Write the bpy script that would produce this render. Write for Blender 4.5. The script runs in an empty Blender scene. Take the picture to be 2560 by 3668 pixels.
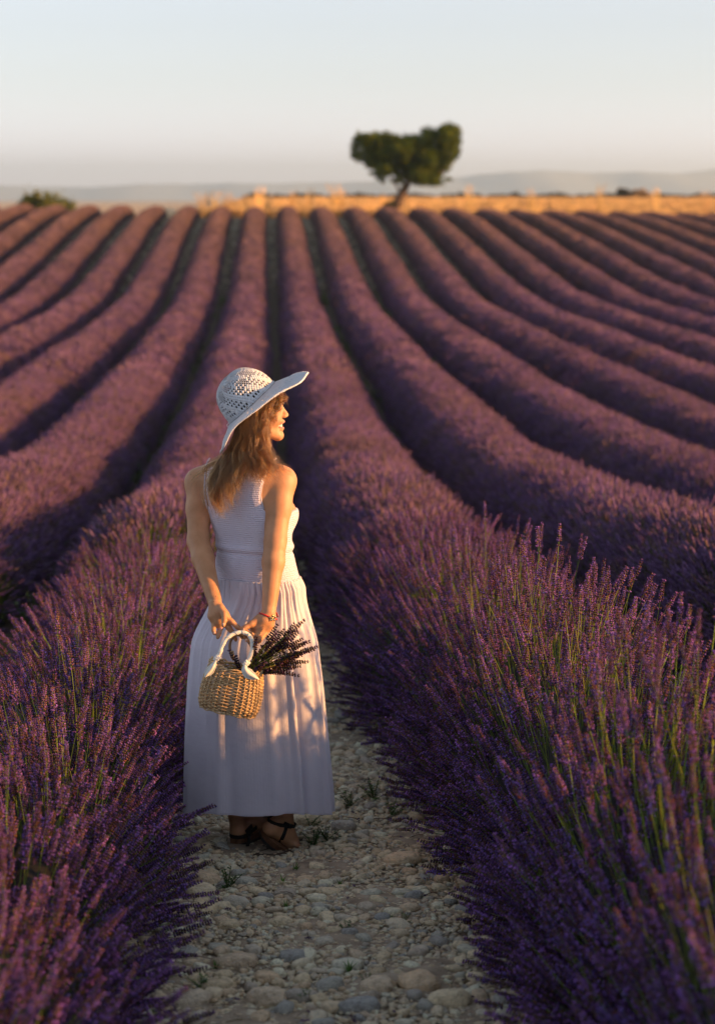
import bpy, math, random
import numpy as np
from mathutils import Vector, Matrix

sc = bpy.context.scene
RNG = np.random.default_rng(7)
random.seed(7)

# ------------------------------------------------------------------ camera
FPX = 70.0 / 24.0 * 2560.0            # focal length in photograph pixels
CAM_Z = 2.37
PITCH = math.atan(1131.0 / FPX)
cam_d = bpy.data.cameras.new('camera')
cam = bpy.data.objects.new('camera', cam_d)
sc.collection.objects.link(cam)
cam.location = (0, 0, CAM_Z)
cam.rotation_euler = (math.pi / 2 - PITCH, 0, 0)
cam_d.sensor_fit = 'HORIZONTAL'
cam_d.sensor_width = 24.0
cam_d.lens = 70.0
cam_d.clip_end = 12000
cam_d.clip_start = 0.1
cam_d.dof.use_dof = True
cam_d.dof.focus_distance = 7.35
cam_d.dof.aperture_fstop = 2.8
sc.camera = cam

# ------------------------------------------------------------------ world, sun, exposure
SUN_EL = math.radians(12.3)
SUN_AZ = math.radians(100)            # clockwise from +Y (away from the camera) towards +X
w = bpy.data.worlds.new('World')
sc.world = w
w.use_nodes = True
nt = w.node_tree
bg = nt.nodes['Background']
sky = nt.nodes.new('ShaderNodeTexSky')
sky.sky_type = 'NISHITA'
sky.sun_disc = False
sky.sun_elevation = SUN_EL
sky.sun_rotation = SUN_AZ
sky.altitude = 600
sky.air_density = 1.0
sky.dust_density = 0.6
sky.ozone_density = 2.2
# evening haze: whitish near the horizon, bluer overhead
hsv = nt.nodes.new('ShaderNodeHueSaturation'); hsv.inputs['Saturation'].default_value = 0.42
mul = nt.nodes.new('ShaderNodeMix'); mul.data_type = 'RGBA'; mul.blend_type = 'MULTIPLY'; mul.inputs[0].default_value = 1
mul.inputs[7].default_value = (1.10, 1.06, 1.12, 1)
nt.links.new(sky.outputs[0], hsv.inputs['Color']); nt.links.new(hsv.outputs[0], mul.inputs[6])
tcw = nt.nodes.new('ShaderNodeTexCoord'); sxw = nt.nodes.new('ShaderNodeSeparateXYZ'); nt.links.new(tcw.outputs['Generated'], sxw.inputs[0])
mrw = nt.nodes.new('ShaderNodeMapRange'); mrw.interpolation_type = 'SMOOTHSTEP'; mrw.inputs[1].default_value = .03; mrw.inputs[2].default_value = .45
nt.links.new(sxw.outputs[2], mrw.inputs[0])
mxw = nt.nodes.new('ShaderNodeMix'); mxw.data_type = 'RGBA'; nt.links.new(mrw.outputs[0], mxw.inputs[0])
lift = nt.nodes.new('ShaderNodeMapRange'); lift.interpolation_type = 'SMOOTHSTEP'; lift.inputs[1].default_value = .0; lift.inputs[2].default_value = .06; lift.inputs[3].default_value = 1.0; lift.inputs[4].default_value = 0.0
nt.links.new(sxw.outputs[2], lift.inputs[0])
m2 = nt.nodes.new('ShaderNodeMix'); m2.data_type = 'RGBA'; m2.blend_type = 'MULTIPLY'; nt.links.new(lift.outputs[0], m2.inputs[0]); m2.inputs[7].default_value = (1.34, 1.29, 1.46, 1)
nt.links.new(mul.outputs[2], m2.inputs[6]); nt.links.new(m2.outputs[2], mxw.inputs[6]); hs2 = nt.nodes.new('ShaderNodeHueSaturation'); hs2.inputs['Saturation'].default_value = 0.5; nt.links.new(sky.outputs[0], hs2.inputs['Color']); nt.links.new(hs2.outputs[0], mxw.inputs[7]); nt.links.new(mxw.outputs[2], bg.inputs[0])
bg.inputs[1].default_value = 0.087
sd = bpy.data.lights.new('sun', 'SUN')
sun = bpy.data.objects.new('sun', sd)
sc.collection.objects.link(sun)
sd.energy = 5.0
sd.angle = math.radians(1.2)
sd.color = (1.0, 0.47, 0.14)
to_sun = Vector((math.sin(SUN_AZ) * math.cos(SUN_EL), math.cos(SUN_AZ) * math.cos(SUN_EL), math.sin(SUN_EL)))
sun.rotation_euler = to_sun.to_track_quat('Z', 'Y').to_euler()
sc.view_settings.view_transform = 'Standard'
sc.view_settings.look = 'None'
sc.view_settings.gamma = 1.0
sc.view_settings.use_curve_mapping = False
sc.view_settings.exposure = 1.32
sc.cycles.use_denoising = True
sc.cycles.max_bounces = 6
sc.cycles.diffuse_bounces = 3
sc.cycles.transparent_max_bounces = 8
sc.cycles.volume_bounces = 0

# ------------------------------------------------------------------ helpers
ct, st = math.cos(PITCH), math.sin(PITCH)

def P(X, Y, y):
    """point of the place that the photograph shows at pixel (X, Y) when it stands at distance y"""
    dx, dy = X - 1280.0, 1834.0 - Y
    yc = FPX * ct + dy * st
    zc = -FPX * st + dy * ct
    t = y / yc
    return np.array((dx * t, y, CAM_Z + zc * t))

_ty = np.array([-30, -10, 0, 5, 7.4, 12, 17.9, 20.6, 25.5, 33.6, 46, 60, 68, 76, 84, 93, 102, 108, 114, 125, 160, 260, 420, 600, 6000.])
_td = np.array([.2, 1.1, 1.6, 2.15, 2.37, 2.8, 3.21, 3.41, 3.66, 3.8, 3.85, 3.85, 3.72, 3.2, 2.65, 2.0, 1.42, 1.2, 1.13, 1.0, .8, .55, .6, 3.0, 9.0])
_fy = np.arange(-40, 700, 0.5)
_fd = np.interp(_fy, _ty, _td)
_k = np.exp(-0.5 * (np.arange(-16, 17) / 6.0) ** 2); _k /= _k.sum()
_fs = np.convolve(np.pad(_fd, 16, mode='edge'), _k, mode='valid')

def sstep(a, b, x):
    t = np.clip((x - a) / (b - a), 0, 1)
    return t * t * (3 - 2 * t)

SLOPE = -320.0 / 7552.0
PATH0 = 0.16
SPACING = 1.75

def gz(x, y):
    """height of the ground"""
    x = np.asarray(x, float); y = np.asarray(y, float)
    drop = np.where(y < 690, np.interp(y, _fy, _fs), np.interp(y, _ty, _td))
    off = x - SLOPE * y
    lat = 0.019 * np.clip(off - 6, 0, 60) * sstep(70, 108, y)
    lat += -0.010 * np.clip(-off - 2, 0, 30) * sstep(80, 108, y)
    u = x / np.maximum(y, 1)
    lat = lat * (1 - sstep(118, 150, y)) + sstep(114, 150, y) * 3.2 * (1 - sstep(-.085, -.05, u))
    return CAM_Z - drop - lat

def ground_at(X, Y, y=7.0):
    for _ in range(30):
        p = P(X, Y, y)
        g = float(gz(p[0], p[1]))
        # drop along the ray
        slope = (p[2] - CAM_Z) / y
        y2 = (g - CAM_Z) / slope
        y = 0.5 * y + 0.5 * y2
    p = P(X, Y, y)
    return np.array((p[0], p[1], float(gz(p[0], p[1]))))

def link(o, parent=None):
    sc.collection.objects.link(o)
    if parent is not None:
        o.parent = parent
    return o

def tag(o, label=None, cat=None, group=None, kind=None):
    if label: o['label'] = label
    if cat: o['category'] = cat
    if group: o['group'] = group
    if kind: o['kind'] = kind
    return o

def empty(name, loc, **kw):
    o = bpy.data.objects.new(name, None)
    o.location = loc
    o.empty_display_size = 0.1
    link(o)
    return tag(o, **kw)

class MB:
    """collects geometry, then builds one mesh"""
    def __init__(self):
        self.v = []; self.f = []; self.c = []; self.n = 0
    def add(self, v, f, col=(1, 1, 1)):
        v = np.asarray(v, float).reshape(-1, 3)
        self.v.append(v)
        self.f.extend([tuple(int(i) + self.n for i in q) for q in f])
        col = np.asarray(col, float)
        if col.ndim == 1: col = np.tile(col, (len(v), 1))
        self.c.append(col)
        self.n += len(v)
        return self
    def tube(self, pts, rad, sides=6, col=(1, 1, 1), caps=True, flat=None, up=None):
        pts = np.asarray(pts, float); m = len(pts)
        rad = np.broadcast_to(np.asarray(rad, float), (m,))
        t = np.gradient(pts, axis=0); t /= np.linalg.norm(t, axis=1)[:, None] + 1e-12
        a = np.array(up if up is not None else ((0, 0, 1.) if abs(t[0][2]) < .9 else (1., 0, 0)))
        n = a - t[0] * np.dot(a, t[0]); n /= np.linalg.norm(n)
        ring = []
        for i in range(m):
            n = n - t[i] * np.dot(n, t[i]); n /= np.linalg.norm(n) + 1e-12
            b = np.cross(t[i], n)
            for s in range(sides):
                an = 2 * math.pi * s / sides
                ring.append(pts[i] + rad[i] * (math.cos(an) * n + math.sin(an) * b * (flat if flat else 1)))
        f = []
        for i in range(m - 1):
            for s in range(sides):
                s2 = (s + 1) % sides
                f.append((i * sides + s, i * sides + s2, (i + 1) * sides + s2, (i + 1) * sides + s))
        if caps:
            f.append(tuple(range(sides - 1, -1, -1)))
            f.append(tuple((m - 1) * sides + s for s in range(sides)))
        cc = np.asarray(col, float)
        if cc.ndim == 2: cc = np.repeat(cc, sides, axis=0)
        return self.add(ring, f, cc)
    def blob(self, c, r, rot=None, seg=8, rings=5, col=(1, 1, 1)):
        v = []; f = []
        for i in range(rings + 1):
            ph = math.pi * i / rings
            for s in range(seg):
                th = 2 * math.pi * s / seg
                v.append((math.sin(ph) * math.cos(th), math.sin(ph) * math.sin(th), math.cos(ph)))
        v = np.array(v) * np.asarray(r)
        if rot is not None: v = v @ np.asarray(rot).T
        v = v + np.asarray(c)
        for i in range(rings):
            for s in range(seg):
                s2 = (s + 1) % seg
                f.append((i * seg + s, (i + 1) * seg + s, (i + 1) * seg + s2, i * seg + s2))
        return self.add(v, f, col)
    def mesh(self, name, mat=None, smooth=True):
        me = bpy.data.meshes.new(name)
        v = np.concatenate(self.v)
        me.from_pydata(v.tolist(), [], self.f)
        ca = me.color_attributes.new('Col', 'FLOAT_COLOR', 'POINT')
        c = np.concatenate(self.c); c = np.concatenate([c, np.ones((len(c), 1))], 1)
        ca.data.foreach_set('color', c.ravel().astype(np.float32))
        if smooth: me.polygons.foreach_set('use_smooth', [True] * len(me.polygons))
        if mat: me.materials.append(mat)
        me.update()
        return me
    def build(self, name, mat, parent=None, smooth=True, loc=None):
        if loc is not None:
            self.v = [a - np.asarray(loc) for a in self.v]
        elif parent is not None:
            wl = wloc(parent)
            self.v = [a - wl for a in self.v]
        o = bpy.data.objects.new(name, self.mesh(name, mat, smooth))
        if loc is not None: o.location = loc if parent is None else np.asarray(loc) - wloc(parent)
        return link(o, parent)

def wloc(o):
    l = np.zeros(3)
    while o is not None:
        l += np.array(o.location); o = o.parent
    return l

def fast_mesh(name, v, quads, mat, smooth=True):
    me = bpy.data.meshes.new(name)
    v = np.asarray(v, np.float32); q = np.asarray(quads, np.int32)
    me.vertices.add(len(v)); me.vertices.foreach_set('co', v.ravel())
    me.loops.add(q.size); me.loops.foreach_set('vertex_index', q.ravel())
    me.polygons.add(len(q))
    me.polygons.foreach_set('loop_start', np.arange(0, q.size, q.shape[1], dtype=np.int32))
    me.update(calc_edges=True)
    me.polygons.foreach_set('use_smooth', np.full(len(q), smooth))
    if mat: me.materials.append(mat)
    me.validate()
    return me

def grid_mesh(name, V, mat, wrap=False, mask=None):
    """V: (m, n, 3) array; wrap closes the n direction"""
    m, n = V.shape[:2]
    idx = np.arange(m * n).reshape(m, n)
    if wrap: idx = np.concatenate([idx, idx[:, :1]], 1)
    q = np.stack([idx[:-1, :-1], idx[:-1, 1:], idx[1:, 1:], idx[1:, :-1]], -1)
    if mask is not None: q = q[mask]
    return fast_mesh(name, V.reshape(-1, 3), q.reshape(-1, 4), mat)

# ------------------------------------------------------------------ material helpers
def new_mat(name):
    m = bpy.data.materials.new(name); m.use_nodes = True
    return m, m.node_tree, m.node_tree.nodes['Principled BSDF']

def nd(t, typ, **kw):
    n = t.nodes.new(typ)
    for k, v in kw.items():
        if k.startswith('i_'):
            key = k[2:]; key = int(key) if key.isdigit() else key.replace('_', ' ')
            n.inputs[key].default_value = v
        else: setattr(n, k, v)
    return n

def ramp(t, fac, stops):
    r = t.nodes.new('ShaderNodeValToRGB')
    el = r.color_ramp.elements
    while len(el) < len(stops): el.new(0.5)
    for e, (p, c) in zip(el, stops):
        e.position = p; e.color = (*c, 1)
    t.links.new(fac, r.inputs[0])
    return r.outputs[0]

def mixc(t, a, b, fac, mode='MIX'):
    m = t.nodes.new('ShaderNodeMix'); m.data_type = 'RGBA'; m.blend_type = mode
    for sock, v in ((m.inputs[0], fac), (m.inputs[6], a), (m.inputs[7], b)):
        if isinstance(v, bpy.types.NodeSocket): t.links.new(v, sock)
        else: sock.default_value = v if not isinstance(v, tuple) else (*v, 1) if len(v) == 3 else v
    return m.outputs[2]

def noise_mat(name, stops, scale=5, rough=0.8, detail=6, bump=0.0, bscale=None, bdist=0.01, spec=0.3):
    m, t, b = new_mat(name)
    tc = nd(t, 'ShaderNodeTexCoord')
    n = nd(t, 'ShaderNodeTexNoise', i_Scale=scale, i_Detail=detail)
    t.links.new(tc.outputs['Object'], n.inputs['Vector'])
    t.links.new(ramp(t, n.outputs[0], stops), b.inputs['Base Color'])
    b.inputs['Roughness'].default_value = rough
    b.inputs['Specular IOR Level'].default_value = spec
    if bump:
        n2 = nd(t, 'ShaderNodeTexNoise', i_Scale=bscale or scale * 3, i_Detail=8)
        t.links.new(tc.outputs['Object'], n2.inputs['Vector'])
        bp = nd(t, 'ShaderNodeBump', i_Strength=bump, i_Distance=bdist)
        t.links.new(n2.outputs[0], bp.inputs['Height'])
        t.links.new(bp.outputs[0], b.inputs['Normal'])
    return m

def plant_mat(name, transl=0.3, vary=0.25, hue=0.03, sat=1.0, tint=None):
    """colour from the mesh attribute, varied per instance, part of the light passes through"""
    m, t, b = new_mat(name)
    t.nodes.remove(b)
    at = nd(t, 'ShaderNodeAttribute', attribute_name='Col')
    oi = nd(t, 'ShaderNodeObjectInfo')
    hs = nd(t, 'ShaderNodeHueSaturation', i_Saturation=sat)
    mh = nd(t, 'ShaderNodeMapRange', i_3=0.5 - hue, i_4=0.5 + hue)
    mv = nd(t, 'ShaderNodeMapRange', i_3=1 - vary, i_4=1 + vary)
    ml = nd(t, 'ShaderNodeMath', operation='MULTIPLY', i_1=7.31)
    mf = nd(t, 'ShaderNodeMath', operation='FRACT')
    t.links.new(oi.outputs['Random'], mh.inputs[0]); t.links.new(mh.outputs[0], hs.inputs['Hue'])
    t.links.new(oi.outputs['Random'], ml.inputs[0]); t.links.new(ml.outputs[0], mf.inputs[0])
    t.links.new(mf.outputs[0], mv.inputs[0]); t.links.new(mv.outputs[0], hs.inputs['Value'])
    col = at.outputs['Color']
    if tint is not None:
        # patches of a different tone along the row, in place coordinates
        g = nd(t, 'ShaderNodeNewGeometry')
        n = nd(t, 'ShaderNodeTexNoise', i_Scale=0.9, i_Detail=3)
        t.links.new(g.outputs['Position'], n.inputs['Vector'])
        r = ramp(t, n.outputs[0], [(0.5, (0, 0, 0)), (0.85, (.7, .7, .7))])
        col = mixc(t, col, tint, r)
        # blends to brown with distance up the far slope
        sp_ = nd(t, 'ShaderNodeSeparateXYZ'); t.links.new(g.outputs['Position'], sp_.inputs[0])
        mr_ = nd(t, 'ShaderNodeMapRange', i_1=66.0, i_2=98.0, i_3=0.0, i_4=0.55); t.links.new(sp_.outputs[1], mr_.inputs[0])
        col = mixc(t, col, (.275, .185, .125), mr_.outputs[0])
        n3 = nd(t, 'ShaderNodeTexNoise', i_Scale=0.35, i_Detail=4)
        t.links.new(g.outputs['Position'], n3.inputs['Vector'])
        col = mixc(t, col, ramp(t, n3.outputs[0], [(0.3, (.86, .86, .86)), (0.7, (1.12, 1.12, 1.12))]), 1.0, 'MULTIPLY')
    t.links.new(col, hs.inputs['Color'])
    d = nd(t, 'ShaderNodeBsdfDiffuse'); tr = nd(t, 'ShaderNodeBsdfTranslucent')
    mx = nd(t, 'ShaderNodeMixShader', i_0=transl)
    t.links.new(hs.outputs[0], d.inputs[0]); t.links.new(hs.outputs[0], tr.inputs[0])
    t.links.new(d.outputs[0], mx.inputs[1]); t.links.new(tr.outputs[0], mx.inputs[2])
    t.links.new(mx.outputs[0], t.nodes['Material Output'].inputs[0])
    return m

M = {}
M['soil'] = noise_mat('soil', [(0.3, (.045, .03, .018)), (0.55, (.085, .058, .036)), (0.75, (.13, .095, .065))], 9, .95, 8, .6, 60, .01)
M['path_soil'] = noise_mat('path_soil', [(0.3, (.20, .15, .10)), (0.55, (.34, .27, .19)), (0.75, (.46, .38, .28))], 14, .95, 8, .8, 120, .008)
M['wheat_soil'] = noise_mat('wheat_soil', [(0.3, (.36, .25, .13)), (0.7, (.52, .39, .22))], .5, .9)
M['spike'] = plant_mat('lavender_flowers', .16, .42, .03)
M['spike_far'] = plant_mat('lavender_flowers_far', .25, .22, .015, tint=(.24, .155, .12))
M['green_core'] = noise_mat('green_core', [(0.3, (.008, .008, .008)), (0.7, (.020, .018, .018))], 12, .95)  # near-black: deep shade inside the bushes is painted into this colour
M['leafy'] = plant_mat('leafy', .35, .3, .02)
M['dry_grass'] = plant_mat('dry_grass', .4, .25, .01)

# ------------------------------------------------------------------ scatter through geometry nodes (only for what nobody could count)
def nmat_to_euler(R):
    sy = np.sqrt(R[:, 0, 0] ** 2 + R[:, 1, 0] ** 2)
    return np.stack([np.arctan2(R[:, 2, 1], R[:, 2, 2]), np.arctan2(-R[:, 2, 0], sy), np.arctan2(R[:, 1, 0], R[:, 0, 0])], 1)

def align_mats(d, twist):
    """rotation matrices that turn +Z to d, with a twist about it"""
    d = d / np.linalg.norm(d, axis=1)[:, None]
    a = np.where(np.abs(d[:, 2:3]) < .95, np.array([[0, 0, 1.]]), np.array([[1., 0, 0]]))
    x = np.cross(a, d); x /= np.linalg.norm(x, axis=1)[:, None]
    y = np.cross(d, x)
    c, s = np.cos(twist)[:, None], np.sin(twist)[:, None]
    return np.stack([c * x + s * y, -s * x + c * y, d], 2)

def scatter(name, parent, pts, rot, scl, idx, protos, kind='stuff', label=None, cat=None):
    base = wloc(parent) if parent is not None else np.zeros(3)
    n = len(pts)
    me = bpy.data.meshes.new(name)
    me.vertices.add(n); me.vertices.foreach_set('co', (pts - base).astype(np.float32).ravel())
    a = me.attributes.new('rot', 'FLOAT_VECTOR', 'POINT'); a.data.foreach_set('vector', rot.astype(np.float32).ravel())
    a = me.attributes.new('scl', 'FLOAT', 'POINT'); a.data.foreach_set('value', scl.astype(np.float32))
    a = me.attributes.new('idx', 'INT', 'POINT'); a.data.foreach_set('value', idx.astype(np.int32))
    o = bpy.data.objects.new(name, me); link(o, parent)
    key = 'gn_' + '_'.join(p.name for p in protos)[:50]
    ng = bpy.data.node_groups.get(key)
    if ng is None:
        ng = bpy.data.node_groups.new(key, 'GeometryNodeTree')
        ng.interface.new_socket('Geometry', in_out='INPUT', socket_type='NodeSocketGeometry')
        ng.interface.new_socket('Geometry', in_out='OUTPUT', socket_type='NodeSocketGeometry')
        gi = ng.nodes.new('NodeGroupInput'); go = ng.nodes.new('NodeGroupOutput')
        j = ng.nodes.new('GeometryNodeJoinGeometry')
        for p in protos:
            oi = ng.nodes.new('GeometryNodeObjectInfo'); oi.inputs['Object'].default_value = p
            oi.inputs['As Instance'].default_value = True
            ng.links.new(oi.outputs['Geometry'], j.inputs[0])
        iop = ng.nodes.new('GeometryNodeInstanceOnPoints')
        iop.inputs['Pick Instance'].default_value = True
        def na(nm, dt):
            q = ng.nodes.new('GeometryNodeInputNamedAttribute'); q.data_type = dt; q.inputs[0].default_value = nm
            return q.outputs[0]
        e = ng.nodes.new('FunctionNodeEulerToRotation')
        ng.links.new(na('rot', 'FLOAT_VECTOR'), e.inputs[0])
        ng.links.new(e.outputs[0], iop.inputs['Rotation'])
        ng.links.new(na('scl', 'FLOAT'), iop.inputs['Scale'])
        ng.links.new(na('idx', 'INT'), iop.inputs['Instance Index'])
        ng.links.new(gi.outputs[0], iop.inputs['Points'])
        ng.links.new(j.outputs[0], iop.inputs['Instance'])
        ng.links.new(iop.outputs[0], go.inputs[0])
    md = o.modifiers.new('scatter', 'NODES'); md.node_group = ng
    return tag(o, kind=kind, label=label, cat=cat)

def proto(name, me):
    return bpy.data.objects.new(name, me)      # lives outside the scene

# ------------------------------------------------------------------ terrain
def terrain(name, ys, us, mat, width, kind='structure'):
    Y = np.repeat(ys[:, None], len(us), 1)
    X = us[None, :] * (width[0] + width[1] * np.maximum(Y, 0)) + SLOPE * Y
    Z = gz(X, Y)
    V = np.stack([X, Y, Z], -1)
    o = bpy.data.objects.new(name, grid_mesh(name, V, mat)); link(o)
    return tag(o, kind=kind)

us = np.linspace(-1, 1, 121)
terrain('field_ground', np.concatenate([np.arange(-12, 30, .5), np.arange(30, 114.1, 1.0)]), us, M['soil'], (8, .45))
terrain('harvested_field_ground', np.concatenate([np.arange(114, 200, 2.), np.arange(200, 700, 20.), np.geomspace(700, 8000, 30)]), us, M['wheat_soil'], (8, .45))

# stony path between the two nearest rows
ys = np.arange(1.0, 13.5, .05); uu = np.linspace(-.75, .75, 40)
Y = np.repeat(ys[:, None], len(uu), 1); X = PATH0 + SLOPE * Y + uu[None, :]
bump = .010 * np.sin(X * 9 + 1.3 * np.sin(Y * 5)) * np.sin(Y * 7) + .006 * np.sin(X * 31 + Y * 23) * np.sin(Y * 29 - X * 11)
edge = np.clip((.75 - np.abs(uu)) / .12, 0, 1)[None, :]
def dent(x, y): return -.024 * np.exp(-((x + .31) / .16) ** 2 - ((y - 7.33) / .24) ** 2)
Z = gz(X, Y) + .004 + (0.012 + bump + dent(X, Y)) * edge
path = link(bpy.data.objects.new('path', grid_mesh('path', np.stack([X, Y, Z], -1), M['path_soil'])))
tag(path, kind='structure')

# ------------------------------------------------------------------ lavender
def spike_mesh(seed, head=.07, stem=.34, floret_n=7):
    r = np.random.default_rng(seed)
    b = MB()
    L = head + stem
    bend = r.uniform(.0, .05)
    def axis(z):
        t = z / L
        return np.array((bend * t * t, 0, z))
    zs = np.linspace(0, stem + head * .9, 6)
    b.tube([axis(z) for z in zs], np.linspace(.0015, .0008, 6), 3, (.17, .235, .045), caps=False)
    nw = int(head / .0068)
    zz = stem + np.linspace(0, head, nw)
    if r.random() < .7: zz = np.concatenate([[stem - r.uniform(.012, .03)], zz])
    for i, z in enumerate(zz):
        fr = np.clip((z - stem) / head, 0, 1)
        R = .0066 * (1.0 - .55 * fr ** 2.2) * (0.8 if z < stem else 1)
        c = axis(z)
        k = floret_n if fr < .8 else 5
        ph0 = r.uniform(0, 6.28)
        for j in range(k):
            ph = ph0 + 6.283 * j / k + r.uniform(-.25, .25)
            el = r.uniform(.45, 1.1)
            d = np.array((math.cos(ph) * math.cos(el), math.sin(ph) * math.cos(el), math.sin(el)))
            s = np.cross(d, (0, 0, 1.)); s /= np.linalg.norm(s); u = np.cross(s, d)
            l = r.uniform(.009, .0125) * (1 - .35 * fr); wd = r.uniform(.0022, .0032)
            o = c + np.array((math.cos(ph), math.sin(ph), 0)) * R * .35
            v = [o, o + d * l * .5 + s * wd, o + d * l * .5 + u * wd, o + d * l * .5 - s * wd, o + d * l * .5 - u * wd, o + d * l]
            f = [(0, 2, 1), (0, 3, 2), (0, 4, 3), (0, 1, 4), (5, 1, 2), (5, 2, 3), (5, 3, 4), (5, 4, 1)]
            q = r.random()
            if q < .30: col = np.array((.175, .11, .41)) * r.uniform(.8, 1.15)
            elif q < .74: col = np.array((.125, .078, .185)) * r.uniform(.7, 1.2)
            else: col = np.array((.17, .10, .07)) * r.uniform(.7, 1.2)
            cc = np.tile(col, (6, 1)) * .58; cc[5] *= np.array((3.9, 3.0, 2.4))  # florets darkened, with sunlit warmth painted onto their tips
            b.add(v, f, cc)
            if q < .22:      # an open corolla
                t0 = o + d * l; e = .0032
                b.add([t0 - s * e, t0 + u * e, t0 + s * e, t0 - u * e + d * e], [(0, 1, 2, 3)], (.25, .12, .42))
    return b.mesh('flower_spike', M['spike'], smooth=False)

def cheap_spike(b, base, d, L, head, rad, r, col, stemcol=(.14, .2, .05), rings=6, sides=4, stem=True):
    d = d / np.linalg.norm(d)
    if stem:
        b.tube([base, base + d * (L - head)], [.0016, .0014], 3, stemcol, caps=False)
    t = np.linspace(0, 1, rings)
    prof = rad * (1 - .75 * t ** 2) * (1 + .35 * (np.arange(rings) % 2 - .5) * 2 * (t < .95)); prof[0] = rad * .4; prof[-1] = rad * .15
    pts = base + d * (L - head) + np.outer(t * head, d)
    cs = np.clip(np.asarray(col)[None] * r.uniform(.7, 1.3, (rings, 1)), 0, 1)
    b.tube(pts, prof, sides, cs, caps=False)

def tuft_mesh(seed, n, disc, L, head, rad, spread, rings=6, sides=4, stem=True, mat='spike'):
    r = np.random.default_rng(seed); b = MB()
    for _ in range(n):
        a = r.uniform(0, 6.283); q = math.sqrt(r.random()) * disc
        base = np.array((math.cos(a) * q * .5, math.sin(a) * q * .5, -L * .75))
        d = np.array((math.cos(a) * q / disc * spread, math.sin(a) * q / disc * spread, 1.)) + r.normal(0, .09, 3)
        col = np.array((.205, .122, .255)) if r.random() < .75 else np.array((.185, .125, .12))
        cheap_spike(b, base + np.array((0, 0, r.uniform(-.06, .03))), d, L, head * r.uniform(.8, 1.2), rad, r, col, rings=rings, sides=sides, stem=stem)
    return b.mesh('lavender_tuft', M[mat], smooth=False)

P0 = [proto('spike_proto%d' % i, spike_mesh(100 + i, head=.06 + .009 * (i % 6), stem=.32 + .012 * i)) for i in range(8)]
P1 = [proto('tuft_proto%d' % i, tuft_mesh(200 + i, 13, .09, .26, .07, .0075, .45, mat='spike_far')) for i in range(6)]
P2 = [proto('clump_proto%d' % i, tuft_mesh(300 + i, 16, .13, .28, .085, .012, .5, rings=4, sides=3, stem=False, mat='spike_far')) for i in range(5)]

def lane(k, y): return PATH0 + SPACING * (k + .5) + SLOPE * y
def row_h(y): return np.interp(y, [0, 8, 12, 20, 40, 120], [1.04, .99, .88, .76, .70, .60])
def row_w(y): return np.interp(y, [0, 6, 7.5, 10, 14, 30, 60, 100, 120], [.44, .44, .50, .64, .72, .70, .65, .54, .50])

FIRST_LOD, SECOND_LOD = 14.0, 38.0
END = 113.0
ROWS = {}

def ordinal(n): return ['nearest', 'second', 'third', 'fourth', 'fifth', 'sixth', 'seventh', 'eighth', 'ninth', 'tenth',
                        'eleventh', 'twelfth', 'thirteenth', 'fourteenth', 'fifteenth', 'sixteenth', 'seventeenth', 'eighteenth', 'nineteenth', 'twentieth', 'twenty-first', 'twenty-second', 'twenty-third'][n]

def in_view(x, y, m): return (x > -.19 * y - m - .6) & (x < .205 * y + np.maximum(m, 4.6))     # wider on the sunny side: those rows shade the ones in view

SKC = P(932, 2600, 7.4)      # axis of the skirt
def dome_sample(k, y0, y1, per_m, r):
    """points and directions on the dome of the row between y0 and y1"""
    n = int((y1 - y0) * per_m)
    if n <= 0: return None
    y = r.uniform(y0, y1, n)
    th = r.uniform(-1, 1, n); th = np.sign(th) * np.abs(th) ** .9 * 1.5     # angle from the vertical, across the row
    seg = np.floor(y / .55); fr = y / .55 - seg
    fa = np.clip(1.1 - y / 30, .10, 1)
    wob = 1 + fa * (.07 * np.sin(seg * 12.9898 + k * 4.1) - .10 * (np.abs(fr - .5) * 2) ** 2)
    wob *= 1 + .025 * np.sin(y * .35 + k * 2.3) + .015 * np.sin(y * 1.1 + k)
    H = row_h(y) * wob * r.uniform(.86, 1.04, n); W = row_w(y) * wob * r.uniform(.85, 1.05, n)
    x = lane(k, y) + np.sin(th) * W
    z = .06 + np.cos(th) ** .85 * (H - .10)
    z = np.where(np.isnan(z), .06, z)
    d = np.stack([np.sin(th) * 1.0, (fr - .5) * .5 + r.normal(0, .12, n), np.cos(th) * .9 + .42], 1)
    d += r.normal(0, .10, d.shape)
    return np.stack([x, y, gz(x, y) + z], 1), d

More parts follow.
